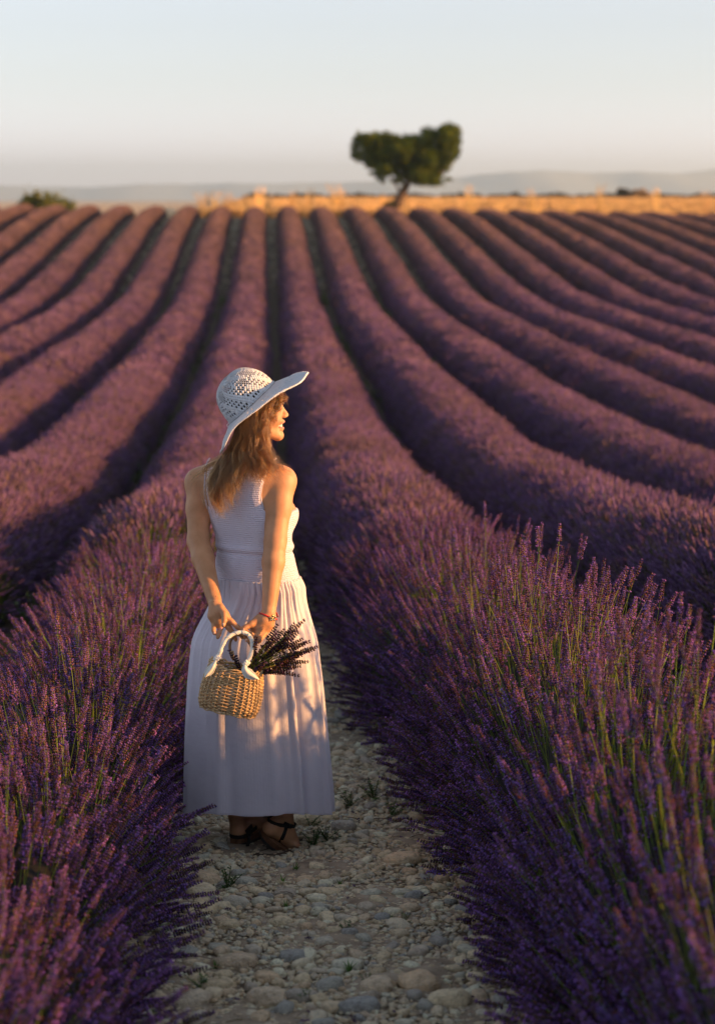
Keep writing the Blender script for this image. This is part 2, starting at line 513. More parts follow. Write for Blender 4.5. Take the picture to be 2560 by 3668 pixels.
def make_row(k):
    side = 'right' if k >= 0 else 'left'; n = k if k >= 0 else -k - 1
    ys_t = np.arange(1.5, END, .5)
    vis = in_view(lane(k, ys_t), ys_t, 1.9)
    if not vis.any(): return
    ystart = float(ys_t[vis][0]); yend = float(ys_t[vis][-1])
    y_end = END + .8 * math.sin(k * 3.1)
    r = np.random.default_rng(1000 + k)
    if n == 0:
        lab = 'nearest lavender row on the right of the stony path, with tall blurred spikes' if side == 'right' \
            else 'nearest lavender row on the left of the stony path, touching the skirt'
    else:
        lab = '%s lavender row counted to the %s from the stony path' % (ordinal(n), side)
    loc = np.array((lane(k, ystart), ystart, float(gz(lane(k, ystart), ystart))))
    root = empty('lavender_row', loc, label=lab, cat='lavender row', group='parallel rows of purple lavender')
    ROWS[k] = root
    # foliage core, coloured near-black for the shade inside the bushes
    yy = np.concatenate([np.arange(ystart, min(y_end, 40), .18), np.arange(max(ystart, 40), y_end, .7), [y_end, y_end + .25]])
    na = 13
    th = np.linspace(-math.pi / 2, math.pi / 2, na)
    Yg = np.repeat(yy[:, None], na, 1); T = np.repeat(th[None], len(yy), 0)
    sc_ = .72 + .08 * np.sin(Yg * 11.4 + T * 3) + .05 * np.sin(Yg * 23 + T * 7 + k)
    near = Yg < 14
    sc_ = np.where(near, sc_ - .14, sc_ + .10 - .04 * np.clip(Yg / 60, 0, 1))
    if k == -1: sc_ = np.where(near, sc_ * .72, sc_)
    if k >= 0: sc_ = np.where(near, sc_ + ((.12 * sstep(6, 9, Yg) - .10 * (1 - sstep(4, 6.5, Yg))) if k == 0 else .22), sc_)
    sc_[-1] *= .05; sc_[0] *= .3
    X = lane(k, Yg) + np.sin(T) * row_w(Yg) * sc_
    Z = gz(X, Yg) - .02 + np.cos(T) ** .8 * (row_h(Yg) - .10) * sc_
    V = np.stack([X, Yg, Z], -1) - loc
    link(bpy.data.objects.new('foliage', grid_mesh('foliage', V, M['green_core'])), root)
    # far clumps
    S = []
    y0 = max(ystart, SECOND_LOD)
    if y0 < y_end:
        p, d = dome_sample(k, y0, y_end, 95, r)
        keep = in_view(p[:, 0], p[:, 1], 2.0); p, d = p[keep], d[keep]
        if len(p):
            R = align_mats(d, r.uniform(0, 6.28, len(p)))
            scatter('distant_flower_spikes', root, p, nmat_to_euler(R), r.uniform(.8, 1.15, len(p)), r.integers(0, 5, len(p)), P2)
    y0 = max(ystart, FIRST_LOD)
    if y0 < SECOND_LOD:
        p, d = dome_sample(k, y0, SECOND_LOD, 240, r)
        keep = in_view(p[:, 0], p[:, 1], 1.2); p, d = p[keep], d[keep]
        if len(p):
            R = align_mats(d, r.uniform(0, 6.28, len(p)))
            scatter('midfield_flower_spikes', root, p, nmat_to_euler(R), r.uniform(.85, 1.2, len(p)), r.integers(0, 6, len(p)), P1)
    if k >= 1 and ystart < FIRST_LOD:
        p, d = dome_sample(k, ystart, FIRST_LOD, 240, r)
        R = align_mats(d, r.uniform(0, 6.28, len(p)))
        scatter('midfield_flower_spikes', root, p, nmat_to_euler(R), r.uniform(.85, 1.2, len(p)), r.integers(0, 6, len(p)), P1)
    if k in (-1, 0) or (k < 0 and ystart < FIRST_LOD):
        y0 = max(ystart, 2.0)
        m = int((FIRST_LOD - y0) * (1850 if k == 0 else 1000))
        pl = .5                                     # plants along the row
        y = r.uniform(y0, FIRST_LOD, m)
        seg = np.floor(y / pl)
        yc = (seg + .5) * pl + .08 * np.sin(seg * 7.7 + k)
        az = r.uniform(0, 2 * math.pi, m)
        th = np.arccos(1 - r.random(m) ** .9 * (1 - math.cos(1.48)))
        dirv = np.stack([np.sin(th) * np.cos(az), np.sin(th) * np.sin(az), np.cos(th)], 1)
        wob = 1 + .06 * np.sin(seg * 5.1 + k * 1.7)
        H = row_h(yc) * wob * (np.interp(yc, [5, 7.5, 9.5, 13], [1.10, 1.13, 1.06, 1.0]) if k == 0 else np.interp(yc, [4, 6.5, 8, 12], [.56, .70, .83, .92])); W = row_w(yc) * wob
        outward = np.sign(dirv[:, 0]) == (1 if k >= 0 else -1)
        W = np.where(~outward, np.interp(yc, [4, 6.1, 6.9, 8.5, 10.5], [.48, .48, .39, .45, .66]) * wob if k == -1 else np.interp(yc, [4, 6, 8, 10.5], [.36, .43, .50, .68]) * wob, W)
        W = np.where(outward, np.maximum(W, .60 * wob), W)
        Rr = 1 / np.sqrt((np.sin(th) / W) ** 2 + (np.cos(th) / H) ** 2)
        Rr *= 1 - .28 * r.random(m) ** 1.8 + r.normal(0, .025, m)
        bx = lane(k, yc) + r.normal(0, .03, m); by = yc + r.normal(0, .05, m)
        tip = np.stack([bx + dirv[:, 0] * Rr, by + dirv[:, 1] * Rr, gz(bx, by) + np.maximum(dirv[:, 2] * Rr, .05)], 1)
        d = dirv + np.array((0, 0, .06)) + r.normal(0, .07, (m, 3))
        d /= np.linalg.norm(d, axis=1)[:, None]
        ii = r.integers(0, 8, m)
        Lp = np.array([(.06 + .009 * (i % 6)) + (.32 + .012 * i) for i in range(8)])[ii]
        s = r.uniform(.82, 1.12, m)
        base = tip - d * (Lp * s)[:, None]
        # nothing grows through the woman
        def hit(q):
            e = ((q[:, 0] - SKC[0]) / .34) ** 2 + ((q[:, 1] - SKC[1]) / .30) ** 2
            return e < 1
        bad = hit(tip) | hit(base) | hit((tip + base) / 2)
        keep = ~bad & (tip[:, 0] > -.1715 * tip[:, 1] - .55) & (tip[:, 2] > gz(tip[:, 0], tip[:, 1]) + .02)
        tip, d, base, ii, s, yk = tip[keep], d[keep], base[keep], ii[keep], s[keep], tip[keep][:, 1]
        R = align_mats(d, r.uniform(0, 6.28, len(tip)))
        E = nmat_to_euler(R)
        # the 300 that show largest: near, high on the dome, in frame
        u = tip[:, 0] / yk; hgt = tip[:, 2] - gz(tip[:, 0], tip[:, 1])
        infr = (np.abs(u) < .168) & ((tip[:, 2] - CAM_Z) / yk > -.40)
        score = hgt / row_h(yk) * 6.0 - yk + np.where(infr, 0, -100)
        top = np.argsort(-score)[:300]
        rest = np.ones(len(tip), bool); rest[top] = False
        for i in top:
            o = bpy.data.objects.new('flower_spike', P0[ii[i]].data)
            o.location = base[i] - loc; o.rotation_euler = E[i]; o.scale = (s[i],) * 3
            link(o, root)
        scatter('flower_spikes', root, base[rest], E[rest], s[rest], ii[rest], P0)

for k in range(-13, 22):
    make_row(k)

# ------------------------------------------------------------------ stones on the path
def stone_mesh(seed, flat=.6):
    r = np.random.default_rng(seed)
    b = MB()
    seg, rings = 10, 6
    v = []; f = []
    o1, o2, o3 = r.uniform(0, 6.28, 3); r0 = r.uniform(2.2, 3.6)
    for i in range(rings + 1):
        ph = math.pi * i / rings
        for s in range(seg):
            th = 2 * math.pi * s / seg
            q = 1 + .13 * math.sin(2 * th + o1) * math.sin(ph) + .09 * math.sin(3 * th + o2 + ph * 2) * math.sin(ph) + .05 * math.sin(5 * th + o3)* math.sin(ph) + (.075 * r.normal() if 0 < i < rings else 0)
            n = r0
            x = math.copysign(abs(math.sin(ph)) ** (2 / n), 1) * math.copysign(abs(math.cos(th)) ** (2 / n), math.cos(th))
            y = math.copysign(abs(math.sin(ph)) ** (2 / n), 1) * math.copysign(abs(math.sin(th)) ** (2 / n), math.sin(th))
            z = math.copysign(abs(math.cos(ph)) ** (2 / n), math.cos(ph))
            v.append((x * q * .5, y * q * .5 * r.uniform(.97, 1.03) * .78, z * .5 * flat))
    for i in range(rings):
        for s in range(seg):
            s2 = (s + 1) % seg
            f.append((i * seg + s, (i + 1) * seg + s, (i + 1) * seg + s2, i * seg + s2))
    b.add(v, f)
    return b

def stone_mat():
    m, t, b = new_mat('stone')
    oi = nd(t, 'ShaderNodeObjectInfo')
    tc = nd(t, 'ShaderNodeTexCoord')
    c = ramp(t, oi.outputs['Random'], [(0.0, (0.567, 0.455, 0.289)), (.18, (0.780, 0.652, 0.427)), (.34, (0.554, 0.505, 0.404)), (.5, (0.690, 0.516, 0.322)),
                                       (.62, (0.333, 0.332, 0.311)), (.74, (0.780, 0.738, 0.531)), (.87, (0.616, 0.443, 0.277)), (1, (0.780, 0.780, 0.577))])
    add = nd(t, 'ShaderNodeVectorMath', operation='ADD')
    t.links.new(tc.outputs['Object'], add.inputs[0])
    ml = nd(t, 'ShaderNodeMath', operation='MULTIPLY', i_1=40.0)
    t.links.new(oi.outputs['Random'], ml.inputs[0]); t.links.new(ml.outputs[0], add.inputs[1])
    n = nd(t, 'ShaderNodeTexNoise', i_Scale=5, i_Detail=9, i_Roughness=.65)
    t.links.new(add.outputs[0], n.inputs['Vector'])
    c2 = mixc(t, c, ramp(t, n.outputs[0], [(.3, (.55, .52, .5)), (.5, (1, 1, 1)), (.72, (1.3, 1.27, 1.2))]), .9, 'MULTIPLY')
    # veins
    wv = nd(t, 'ShaderNodeTexVoronoi', feature='DISTANCE_TO_EDGE', i_Scale=3.0)
    t.links.new(add.outputs[0], wv.inputs['Vector'])
    c3 = mixc(t, (.6, .57, .52), c2, ramp(t, wv.outputs['Distance'], [(.0, (.6, .6, .6)), (.02, (1, 1, 1))]))
    t.links.new(c3, b.inputs['Base Color'])
    b.inputs['Roughness'].default_value = .85; b.inputs['Specular IOR Level'].default_value = .25
    bp = nd(t, 'ShaderNodeBump', i_Strength=.5, i_Distance=.03)
    n2 = nd(t, 'ShaderNodeTexNoise', i_Scale=14, i_Detail=8)
    t.links.new(add.outputs[0], n2.inputs['Vector']); t.links.new(n2.outputs[0], bp.inputs['Height'])
    t.links.new(bp.outputs[0], b.inputs['Normal'])
    return m
M['stone'] = stone_mat()
SP = [proto('stone_proto%d' % i, stone_mesh(400 + i, [.36, .5, .6, .44][i % 4]).mesh('stone', M['stone'])) for i in range(12)]

def pathz(x, y): return gz(x, y) + .016 + dent(x, y)
r = np.random.default_rng(55)
big = [  # pixel, width in metres, prototype
    (1090, 2968, .115, 2), (1231, 2986, .105, 1), (1364, 3012, .06, 5), (1439, 3105, .13, 4), (735, 3182, .105, 2), (715, 3226, .12, 1),
    (711, 3293, .11, 3), (847, 3261, .085, 6), (845, 3482, .12, 7), (1104, 3452, .07, 2), (1050, 3455, .08, 9), (950, 3617, .12, 10),
    (1354, 3566, .10, 5), (1097, 3178, .085, 8), (1020, 3222, .07, 11), (1240, 3490, .09, 3), (1500, 3560, .12, 1), (780, 3560, .09, 4),
    (880, 3185, .08, 1), (1180, 3220, .08, 0), (1330, 3230, .07, 2), (1010, 3330, .07, 6), (1430, 3340, .09, 8), (1160, 3400, .06, 10),
    (960, 3530, .07, 9), (1290, 3640, .11, 7), (1080, 3600, .09, 3), (1180, 3560, .08, 6), (1610, 3620, .11, 2), (690, 3620, .10, 5),
    (1330, 3000, .05, 7), (820, 3110, .055, 8), (1000, 3105, .045, 4), (1140, 3080, .06, 9), (1250, 3070, .06, 1), (1130, 3062, .05, 5)]
bp_, bs_ = [], []
for X, Y, s, i in big:
    p = ground_at(X, Y)
    bp_.append(p); bs_.append(s)
    o = bpy.data.objects.new('stone', SP[i].data); link(o, path)
    o.location = p + np.array((0, 0, .010 + s * .13)); o.scale = (s,) * 3
    o.rotation_euler = (random.uniform(-.2, .2), random.uniform(-.2, .2), random.uniform(-.5, .5) + (1.3 if (X, Y) == (1104, 3452) else 0))
bp_ = np.array(bp_); bs_ = np.array(bs_)
def stone_field(n, y0, y1, smin, smax, hw, power):
    y = r.uniform(y0, y1, n); x = PATH0 + SLOPE * y + r.uniform(-hw, hw, n)
    s = smin + (smax - smin) * r.random(n) ** power
    return x, y, s
X1, Y1, S1 = stone_field(5200, 4.6, 10.5,   .014, .066, .74, 2.8)
# keep the larger ones apart
order = np.argsort(-S1); kept = []
cell = {}
for i in order:
    c = (int(X1[i] / .06), int(Y1[i] / .06)); ok = True
    for a in (-1, 0, 1):
        for b2 in (-1, 0, 1):
            for j in cell.get((c[0] + a, c[1] + b2), ()):
                if math.hypot(X1[i] - X1[j], Y1[i] - Y1[j]) < .40 * (S1[i] + S1[j]): ok = False
    if ok and len(bs_) and np.any(np.hypot(bp_[:, 0] - X1[i], bp_[:, 1] - Y1[i]) < .42 * (bs_ + S1[i])): ok = False
    if S1[i] > .022 and abs(X1[i] + .31) < .17 and 7.0 < Y1[i] < 7.62: ok = False
    if ok: kept.append(i); cell.setdefault(c, []).append(i)
kept = np.array(kept)
vis = kept[(Y1[kept] > 5.5)]
score = S1[vis] / Y1[vis] - np.abs(X1[vis] - PATH0 - SLOPE * Y1[vis]) * .004
top = vis[np.argsort(-score)[:262]]
topset = set(top.tolist())
for i in top:
    o = bpy.data.objects.new('stone', SP[int(r.integers(0, 12))].data); link(o, path)
    o.location = (X1[i], Y1[i], float(pathz(X1[i], Y1[i])) + S1[i] * .12); o.scale = (S1[i],) * 3
    o.rotation_euler = (r.normal(0, .18), r.normal(0, .18), r.uniform(0, 6.28))
rest = np.array([i for i in kept if i not in topset])
X2, Y2, S2 = stone_field(46000, 4.4, 12, .005, .024, .72, 1.6)
X3, Y3, S3 = stone_field(1000, 12, 22, .02, .06, .5, 1.6)
xx = np.concatenate([X1[rest], X2, X3]); yy = np.concatenate([Y1[rest], Y2, Y3]); ss = np.concatenate([S1[rest], S2, S3])
pp = np.stack([xx, yy, pathz(xx, yy) + ss * .13], 1)
scatter('gravel', path, pp, np.stack([r.normal(0, .25, len(pp)), r.normal(0, .25, len(pp)), r.uniform(0, 6.28, len(pp))], 1), ss, r.integers(0, 12, len(pp)), SP)

# dry stems and fallen flower heads
M['litter'] = plant_mat('litter', .1, .4, .03)
def litter_mesh(seed):
    r_ = np.random.default_rng(seed); b = MB(); L = r_.uniform(.03, .07)
    pts = [np.array((-L / 2, 0, .002)), np.array((0, r_.uniform(-.005, .005), .006)), np.array((L / 2, 0, .003))]
    b.tube(pts, .0011, 4, (.30, .22, .12) if seed % 2 else (.16, .11, .08))
    if seed % 3 == 0:
        for _ in range(7): b.blob(pts[2] + r_.normal(0, .004, 3) * (1, 1, .4), (.003, .002, .002), None, 5, 3, (.14, .09, .17))
    return b.mesh('litter', M['litter'])
LT = [proto('litter_proto%d' % i, litter_mesh(i)) for i in range(5)]
yl = r.uniform(4.6, 14, 700); sl = r.choice([-1, 1], 700); xl = PATH0 + SLOPE * yl + np.where(r.random(700) < .6, sl * (.52 - np.abs(r.normal(0, .14, 700))), r.uniform(-.5, .5, 700))
scatter('dry_stems', path, np.stack([xl, yl, pathz(xl, yl) + .010], 1), np.stack([r.normal(0, .15, 700), r.normal(0, .15, 700), r.uniform(0, 6.28, 700)], 1), r.uniform(.7, 1.3, 700), r.integers(0, 5, 700), LT)

# stones on the strips between the other rows
n = 9000
kk = r.integers(-8, 12, n); 
yy = 74 + 38 * r.random(n) ** .8; xx = PATH0 + SPACING * kk + SLOPE * yy + r.normal(0, .22, n)
ok = in_view(xx, yy, 1.0); xx, yy = xx[ok], yy[ok]
ss = r.uniform(.04, .10, len(xx))
fg = scatter('field_stones', None, np.stack([xx, yy, gz(xx, yy) + .01], 1), np.stack([xx * 0, xx * 0, r.uniform(0, 6.28, len(xx))], 1), ss, r.integers(0, 12, len(xx)), SP,
        label='loose stones and pebbles on the soil strips between the far rows', cat='field stones')

# ------------------------------------------------------------------ weeds
def weed_mesh(seed, kind):
    r = np.random.default_rng(seed); b = MB()
    if kind == 'grass':
        for _ in range(9):
            a = r.uniform(0, 6.28); h = r.uniform(.035, .08); l = r.uniform(.01, .035); w_ = .0028
            d = np.array((math.cos(a), math.sin(a), 0)); s = np.array((-d[1], d[0], 0))
            p0 = d * .004; p1 = d * l * .35 + (0, 0, h * .6); p2 = d * l + (0, 0, h)
            b.add([p0 - s * w_, p0 + s * w_, p1 + s * w_ * .9, p1 - s * w_ * .9, p2], [(0, 1, 2, 3), (3, 2, 4)], np.array((.12, .22, .05)) * r.uniform(.7, 1.3))
    else:
        for _ in range(9):
            a = r.uniform(0, 6.28); h = r.uniform(.03, .10); l = r.uniform(.01, .05)
            d = np.array((math.cos(a), math.sin(a), 0))
            pts = [np.array((0, 0, 0)), d * l * .4 + (0, 0, h * .5), d * l + (0, 0, h)]
            b.tube(pts, .0011, 3, (.10, .14, .05), caps=False)
            for q in range(12):
                t = r.uniform(.2, 1); c = pts[1] * (1 - abs(2 * t - 1)) + pts[2] * max(0, 2 * t - 1)
                a2 = r.uniform(0, 6.28); e = np.array((math.cos(a2), math.sin(a2), r.uniform(-.2, .6))); sdd = np.cross(e, (0, 0, 1.)); sdd /= np.linalg.norm(sdd)
                le = r.uniform(.006, .013)
                b.add([c, c + e * le * .5 + sdd * le * .3, c + e * le, c + e * le * .5 - sdd * le * .3], [(0, 1, 2, 3)], np.array((.10, .17, .06)) * r.uniform(.6, 1.4))
    return b.mesh('leaves', M['leafy'], smooth=False)
WG = [weed_mesh(1, 'grass'), weed_mesh(2, 'grass')]; WH = [weed_mesh(3, 'herb'), weed_mesh(4, 'herb'), weed_mesh(5, 'herb')]
weeds = [
    (1170, 3020, 'h', 1.2, 'low leafy green weed just left of the round grey stone beside the sandals'),
    (1125, 3035, 'h', 1.3, 'bushy green weed in front of the pinkish stone right of the sandal'),
    (1110, 2975, 'h', 1.0, 'small green weed growing over the top of the pinkish stone'),
    (1340, 2880, 'h', 1.8, 'tall leafy weed at the foot of the right row beyond the skirt hem'),
    (1250, 2905, 'h', 1.4, 'spreading yellow green weed behind the grey stone at the path edge'),
    (1400, 2935, 'h', 1.3, 'leafy weed under the drooping spikes at the right path edge'),
    (815, 3205, 'h', 1.5, 'light green feathery weed right of the two stacked tan stones'),
    (1058, 3145, 'g', 1.0, 'single upright grass sprout in the middle of the path below the sandals'),
    (1012, 3185, 'g', .9, 'short splayed grass sprout left of the middle of the path'),
    (1217, 3192, 'g', .8, 'small grass sprout right of the middle of the path'),
    (1025, 3275, 'g', .8, 'narrow grass sprout standing among pale pebbles at mid path'),
    (1150, 3300, 'h', .6, 'tiny green weed below the small mid path sprouts'),
    (1240, 3360, 'h', .9, 'brownish green weed right of centre in the lower path'),
    (1440, 3330, 'h', .8, 'dark green weed beside the right row in the lower path'),
    (1250, 3505, 'g', 1.0, 'dark grass blades lying between round stones near the bottom'),
    (1320, 3550, 'h', .8, 'blurred green weed at the lower right of the path'),
    (720, 3560, 'h', .9, 'yellow green weed by the left row at the bottom of the path'),
    (770, 3500, 'g', .9, 'blurred grass sprout at the lower left path edge'),
    (1100, 3610, 'h', .8, 'low green weed close to the bottom edge of the photo'),
    (895, 2945, 'h', 1.0, 'small weed growing between the two sandalled feet'),
]
for i, (X, Y, kd, s, lab) in enumerate(weeds):
    p = ground_at(X, Y)
    me = (WG if kd == 'g' else WH)[i % 2 if kd == 'g' else i % 3]
    o = bpy.data.objects.new('grass_sprout' if kd == 'g' else 'weed', me); link(o)
    o.location = (p[0], p[1], float(pathz(p[0], p[1])) - .004); o.scale = (s, s, s * .55); o.rotation_euler = (0, 0, i * 1.7)
    tag(o, lab, 'weed', 'green weeds on the stony path')
# ground weeds on the other strips, uncountable
n = 3600
kk = r.integers(-8, 12, n); kk = np.where(kk == 0, r.integers(1, 3, n), kk)
yy = 12 + 60 * r.random(n) ** 1.1; xx = PATH0 + SPACING * kk + SLOPE * yy + r.normal(0, .25, n)
ok = in_view(xx, yy, 1.0) & (np.sin(yy * .33 + kk * 2.1) > -.2); xx, yy = xx[ok], yy[ok]
WP = [proto('weed_proto%d' % i, m_) for i, m_ in enumerate(WH + WG)]
scatter('ground_weeds', None, np.stack([xx, yy, gz(xx, yy)], 1), np.stack([xx * 0, xx * 0, r.uniform(0, 6.28, len(xx))], 1), r.uniform(1.5, 3.5, len(xx)), r.integers(0, 5, len(xx)), WP,
        label='green weeds growing in the soil strips between the lavender rows', cat='weeds')

# ------------------------------------------------------------------ dry grass field behind the lavender
def dry_mesh(seed, h0, n=16, disc=.35):
    r = np.random.default_rng(seed); b = MB()
    for _ in range(n):
        a = r.uniform(0, 6.28); q = r.random() * disc; p0 = np.array((math.cos(a) * q, math.sin(a) * q, 0))
        h = h0 * r.uniform(.6, 1.2); d = r.normal(0, .16, 3) * h; d[2] = h
        col = np.array((.62, .45, .22)) * r.uniform(.7, 1.25)
        b.tube([p0, p0 + d * .55, p0 + d * (1, 1, .96)], [.012, .010, .006], 3, col, caps=False)
        b.tube([p0 + d * .85, p0 + d * 1.0], [.028, .008], 3, col * 1.1, caps=False)
    return b.mesh('dry_grass', M['dry_grass'], smooth=False)
DG = [proto('dry_proto%d' % i, dry_mesh(500 + i, [.26, .32, .38, .30][i])) for i in range(4)]
r = np.random.default_rng(77)
n = 30000
yy = 114 + 300 * r.random(n) ** 2.2; u = r.uniform(-.25, .25, n); xx = u * yy
kp = (u > -.075)
xx, yy = xx[kp], yy[kp]
scatter('dry_grass_field', None, np.stack([xx, yy, gz(xx, yy)], 1), np.stack([r.normal(0, .06, len(xx)), r.normal(0, .06, len(xx)), r.uniform(0, 6.28, len(xx))], 1),
        r.uniform(.7, 1.3, len(xx)), r.integers(0, 4, len(xx)), DG, label='golden dry grass field glowing behind the lavender crest', cat='dry grass')
# single tall plumes standing out of the grass (S pixels of the tip, width px)
TALL = proto('tall_proto', dry_mesh(900, 1.0, n=24, disc=.16))
plumes = [(722, 696), (744, 690), (768, 694), (815, 690), (880, 700), (930, 676), (958, 690), (1045, 690), (1110, 682), (1205, 668), (1222, 690), (1680, 672), (1905, 682), (2145, 672), (2350, 682), (2530, 694), (1370, 696), (1000, 712)]
names_ = {0: 'golden grass plume', }
for i, (X, Y) in enumerate(plumes):
    y = 116 + (i * 7 % 5) * 2.0
    tipz = P(X, Y, y)
    g = float(gz(tipz[0], y)); s = max(.5, tipz[2] - g)
    o = bpy.data.objects.new('grass_clump', TALL.data); link(o)
    o.location = (tipz[0], y, g - .02); o.scale = (s * (.9 if X < 1300 else .5), s * .7, s); o.rotation_euler = (0, 0, i * 2.1)
    rank = sorted(plumes).index((X, Y))
    tag(o, 'tall pale golden grass clump on the crest, %s, counted from the left of the photo' % (ordinal(rank).replace('nearest', 'first') if rank < 22 else 'last'), 'grass clump', 'tall grass clumps along the field edge')

# ------------------------------------------------------------------ trees
M['bark'] = noise_mat('bark', [(0.3, (.05, .032, .02)), (0.7, (.16, .10, .06))], 6, .9, 8, .8, 20, .05)
def leafcloud(b, centres, n, leaf, r, cols):
    """leaf sized faces spread through lobes (centre, radii)"""
    sub = []
    for c, rad in centres:          # each bough carries smaller clumps, with gaps between them
        sub.append((np.array(c), np.array(rad) * .82))
        for _ in range(9):
            d_ = r.normal(0, 1, 3); d_ /= np.linalg.norm(d_)
            sub.append((np.array(c) + d_ * np.array(rad) * r.uniform(.6, .98), np.array(rad) * r.uniform(.24, .42)))
    centres = sub
    tot = sum(a[1][0] * a[1][1] * a[1][2] for a in centres)
    for c, rad in centres:
        k = int(n * rad[0] * rad[1] * rad[2] / tot)
        d = r.normal(0, 1, (k, 3)); d /= np.linalg.norm(d, axis=1)[:, None]
        q = (.35 + .65 * r.random(k) ** .6 + np.where(r.random(k) < .18, r.exponential(.16, k), 0))[:, None]
        p = np.array(c) + d * q * np.array(rad)
        # clumpy
        cl = np.sin(p[:, 0] * 7.3 + c[0]) * np.sin(p[:, 1] * 6.1) * np.sin(p[:, 2] * 8.7 + c[2])
        p = p[(cl > -.38)]
        k = len(p)
        nr = r.normal(0, 1, (k, 3)); nr /= np.linalg.norm(nr, axis=1)[:, None]
        a = np.cross(nr, r.normal(0, 1, (k, 3))); a /= np.linalg.norm(a, axis=1)[:, None]
        e = np.cross(nr, a); s = leaf * r.uniform(.6, 1.3, (k, 1))
        v = np.stack([p - a * s, p + e * s * .5, p + a * s, p - e * s * .5], 1).reshape(-1, 3)
        f = np.arange(4 * k).reshape(k, 4)
        col = np.array(cols)[r.integers(0, len(cols), k)] * r.uniform(.7, 1.3, (k, 1))
        b.add(v, f.tolist(), np.repeat(col, 4, 0))
    return b

YT = 118.5
PXM = YT / FPX
def TP(X, Y, dy=0): return P(X, Y, YT + dy)
tb = TP(1415, 752); tb[2] = float(gz(tb[0], YT)) - .05
tree = empty('tree', tb, label='lone small tree with flat wind bent crown on the field edge', cat='tree')
b = MB()
tr = [tb, TP(1425, 722), TP(1437, 700), TP(1450, 672), TP(1462, 655)]
b.tube(tr, [.40, .30, .26, .22, .18], 9)
def limb(a, pts, r0): b.tube([a] + pts, np.linspace(r0, .035, len(pts) + 1), 6)
limb(TP(1450, 672), [TP(1440, 650, .3), TP(1400, 610, .5), TP(1350, 560, .6), TP(1290, 520, .7)], .11)
limb(TP(1437, 700), [TP(1427, 680, -.3), TP(1415, 655, -.6), TP(1395, 630, -.8), TP(1365, 610, -1)], .09)
limb(TP(1458, 660), [TP(1470, 620, -.2), TP(1480, 560, -.4), TP(1470, 500, -.3)], .11)
limb(TP(1458, 660), [TP(1490, 625, .2), TP(1540, 580, .5), TP(1580, 520, .6), TP(1610, 470, .5)], .12)
limb(TP(1462, 655), [TP(1500, 640, -.4), TP(1550, 625, -.7), TP(1590, 615, -1)], .07)
b.build('trunk', M['bark'], tree)
lobes = [((1290, 505), 38, 32), ((1272, 545), 24, 26), ((1335, 520), 48, 44), ((1385, 535), 52, 52), ((1445, 530), 55, 48), ((1500, 540), 52, 52),
         ((1550, 510), 52, 48), ((1600, 500), 42, 50), ((1622, 465), 26, 26), ((1630, 525), 26, 38), ((1545, 575), 48, 44), ((1540, 625), 36, 30), ((1330, 580), 30, 30),
         ((1365, 630), 24, 24), ((1480, 600), 46, 40), ((1490, 640), 30, 24), ((1540, 475), 26, 20), ((1410, 600), 26, 22), ((1400, 495), 40, 18), ((1325, 490), 40, 16), ((1590, 590), 28, 30), ((1600, 640), 22, 8), ((1550, 615), 46, 44), ((1500, 620), 40, 34), ((1575, 570), 50, 50), ((1450, 585), 46, 34), ((1605, 545), 40, 45), ((1620, 490), 34, 44), ((1400, 588), 52, 38), ((1370, 612), 40, 30), ((1470, 618), 44, 38), ((1515, 640), 42, 26), ((1345, 560), 50, 40), ((1290, 560), 30, 28), ((1425, 640), 26, 20), ((1500, 515), 52, 34), ((1455, 508), 48, 30), ((1420, 545), 60, 42), ((1530, 560), 56, 44), ((1465, 570), 50, 40), ((1590, 480), 34, 36), ((1350, 515), 44, 30), ((1555, 650), 34, 20)]
rr = np.random.default_rng(5); cs = []
for (X, Y), a, c in lobes:
    dyy = rr.uniform(-.9, .9)
    p = TP(X, Y, dyy); cs.append((p, (a * PXM, 1.0 * min(1.4, a * PXM * 1.5), c * PXM)))
leafcloud(MB_crown := MB(), cs, 75000, .08, rr, [(.055, .085, .010), (.09, .12, .012), (.17, .18, .018), (.04, .065, .010)])
M['tree_leaf'] = plant_mat('tree_leaf', .3, .1, .01)
MB_crown.build('crown', M['tree_leaf'], tree, smooth=False)

def bush(name, lab, X, Ytop, wpx, y, cat='bush', n=5000, cols=((.09, .11, .025), (.14, .14, .03)), group=None, lob=5, leaf=.12, seed=1):
    """crown that tops out at pixel Ytop"""
    r = np.random.default_rng(seed)
    top = P(X, Ytop, y); g = float(gz(top[0], y)); h = top[2] - g; wd = wpx * y / FPX
    root = empty(name, (top[0], y, g), label=lab, cat=cat, group=group)
    t = MB()
    c = []
    for i in range(lob):
        fx = (i + .5) / lob * 2 - 1
        hh = h * (.72 + .28 * math.cos(fx * 1.3 + r.uniform(-.5, .5)))
        rz = hh * .42
        p = np.array((top[0] + fx * wd * .38, y + r.uniform(-.3, .3) * wd * .4, g + hh - rz))
        c.append((p, (wd / lob * 1.1, wd * .3, rz)))
        t.tube([np.array((top[0] + fx * wd * .06, y, g - .1)), np.array((top[0] + fx * wd * .2, y, g + hh * .3)), p], [.09, .07, .03], 5)
    t.build('trunk', M['bark'], root)
    leafcloud(q := MB(), c, n, leaf, r, list(cols))
    q.build('crown', M['tree_leaf'], root, smooth=False)
    return root
bush('olive_tree', 'round dark green tree top showing behind the left end of the lavender crest', 118, 672, 150, 150, 'tree', 9000, seed=2, leaf=.15, lob=4, cols=((.12,.15,.03),(.2,.2,.04)))
bush('olive_tree', 'smaller pale green tree top right beside the round dark one on the left', 205, 688, 120, 151, 'tree', 6000, seed=3, lob=3, cols=((.13, .16, .05), (.2, .21, .06)), leaf=.15)
0 and bush('shrub', 'faint low green shrub on the left skyline between the trees and the tan shrub', 510, 706, 90, 170, n=1600, seed=4, cols=((.08, .11, .07),), leaf=.15)
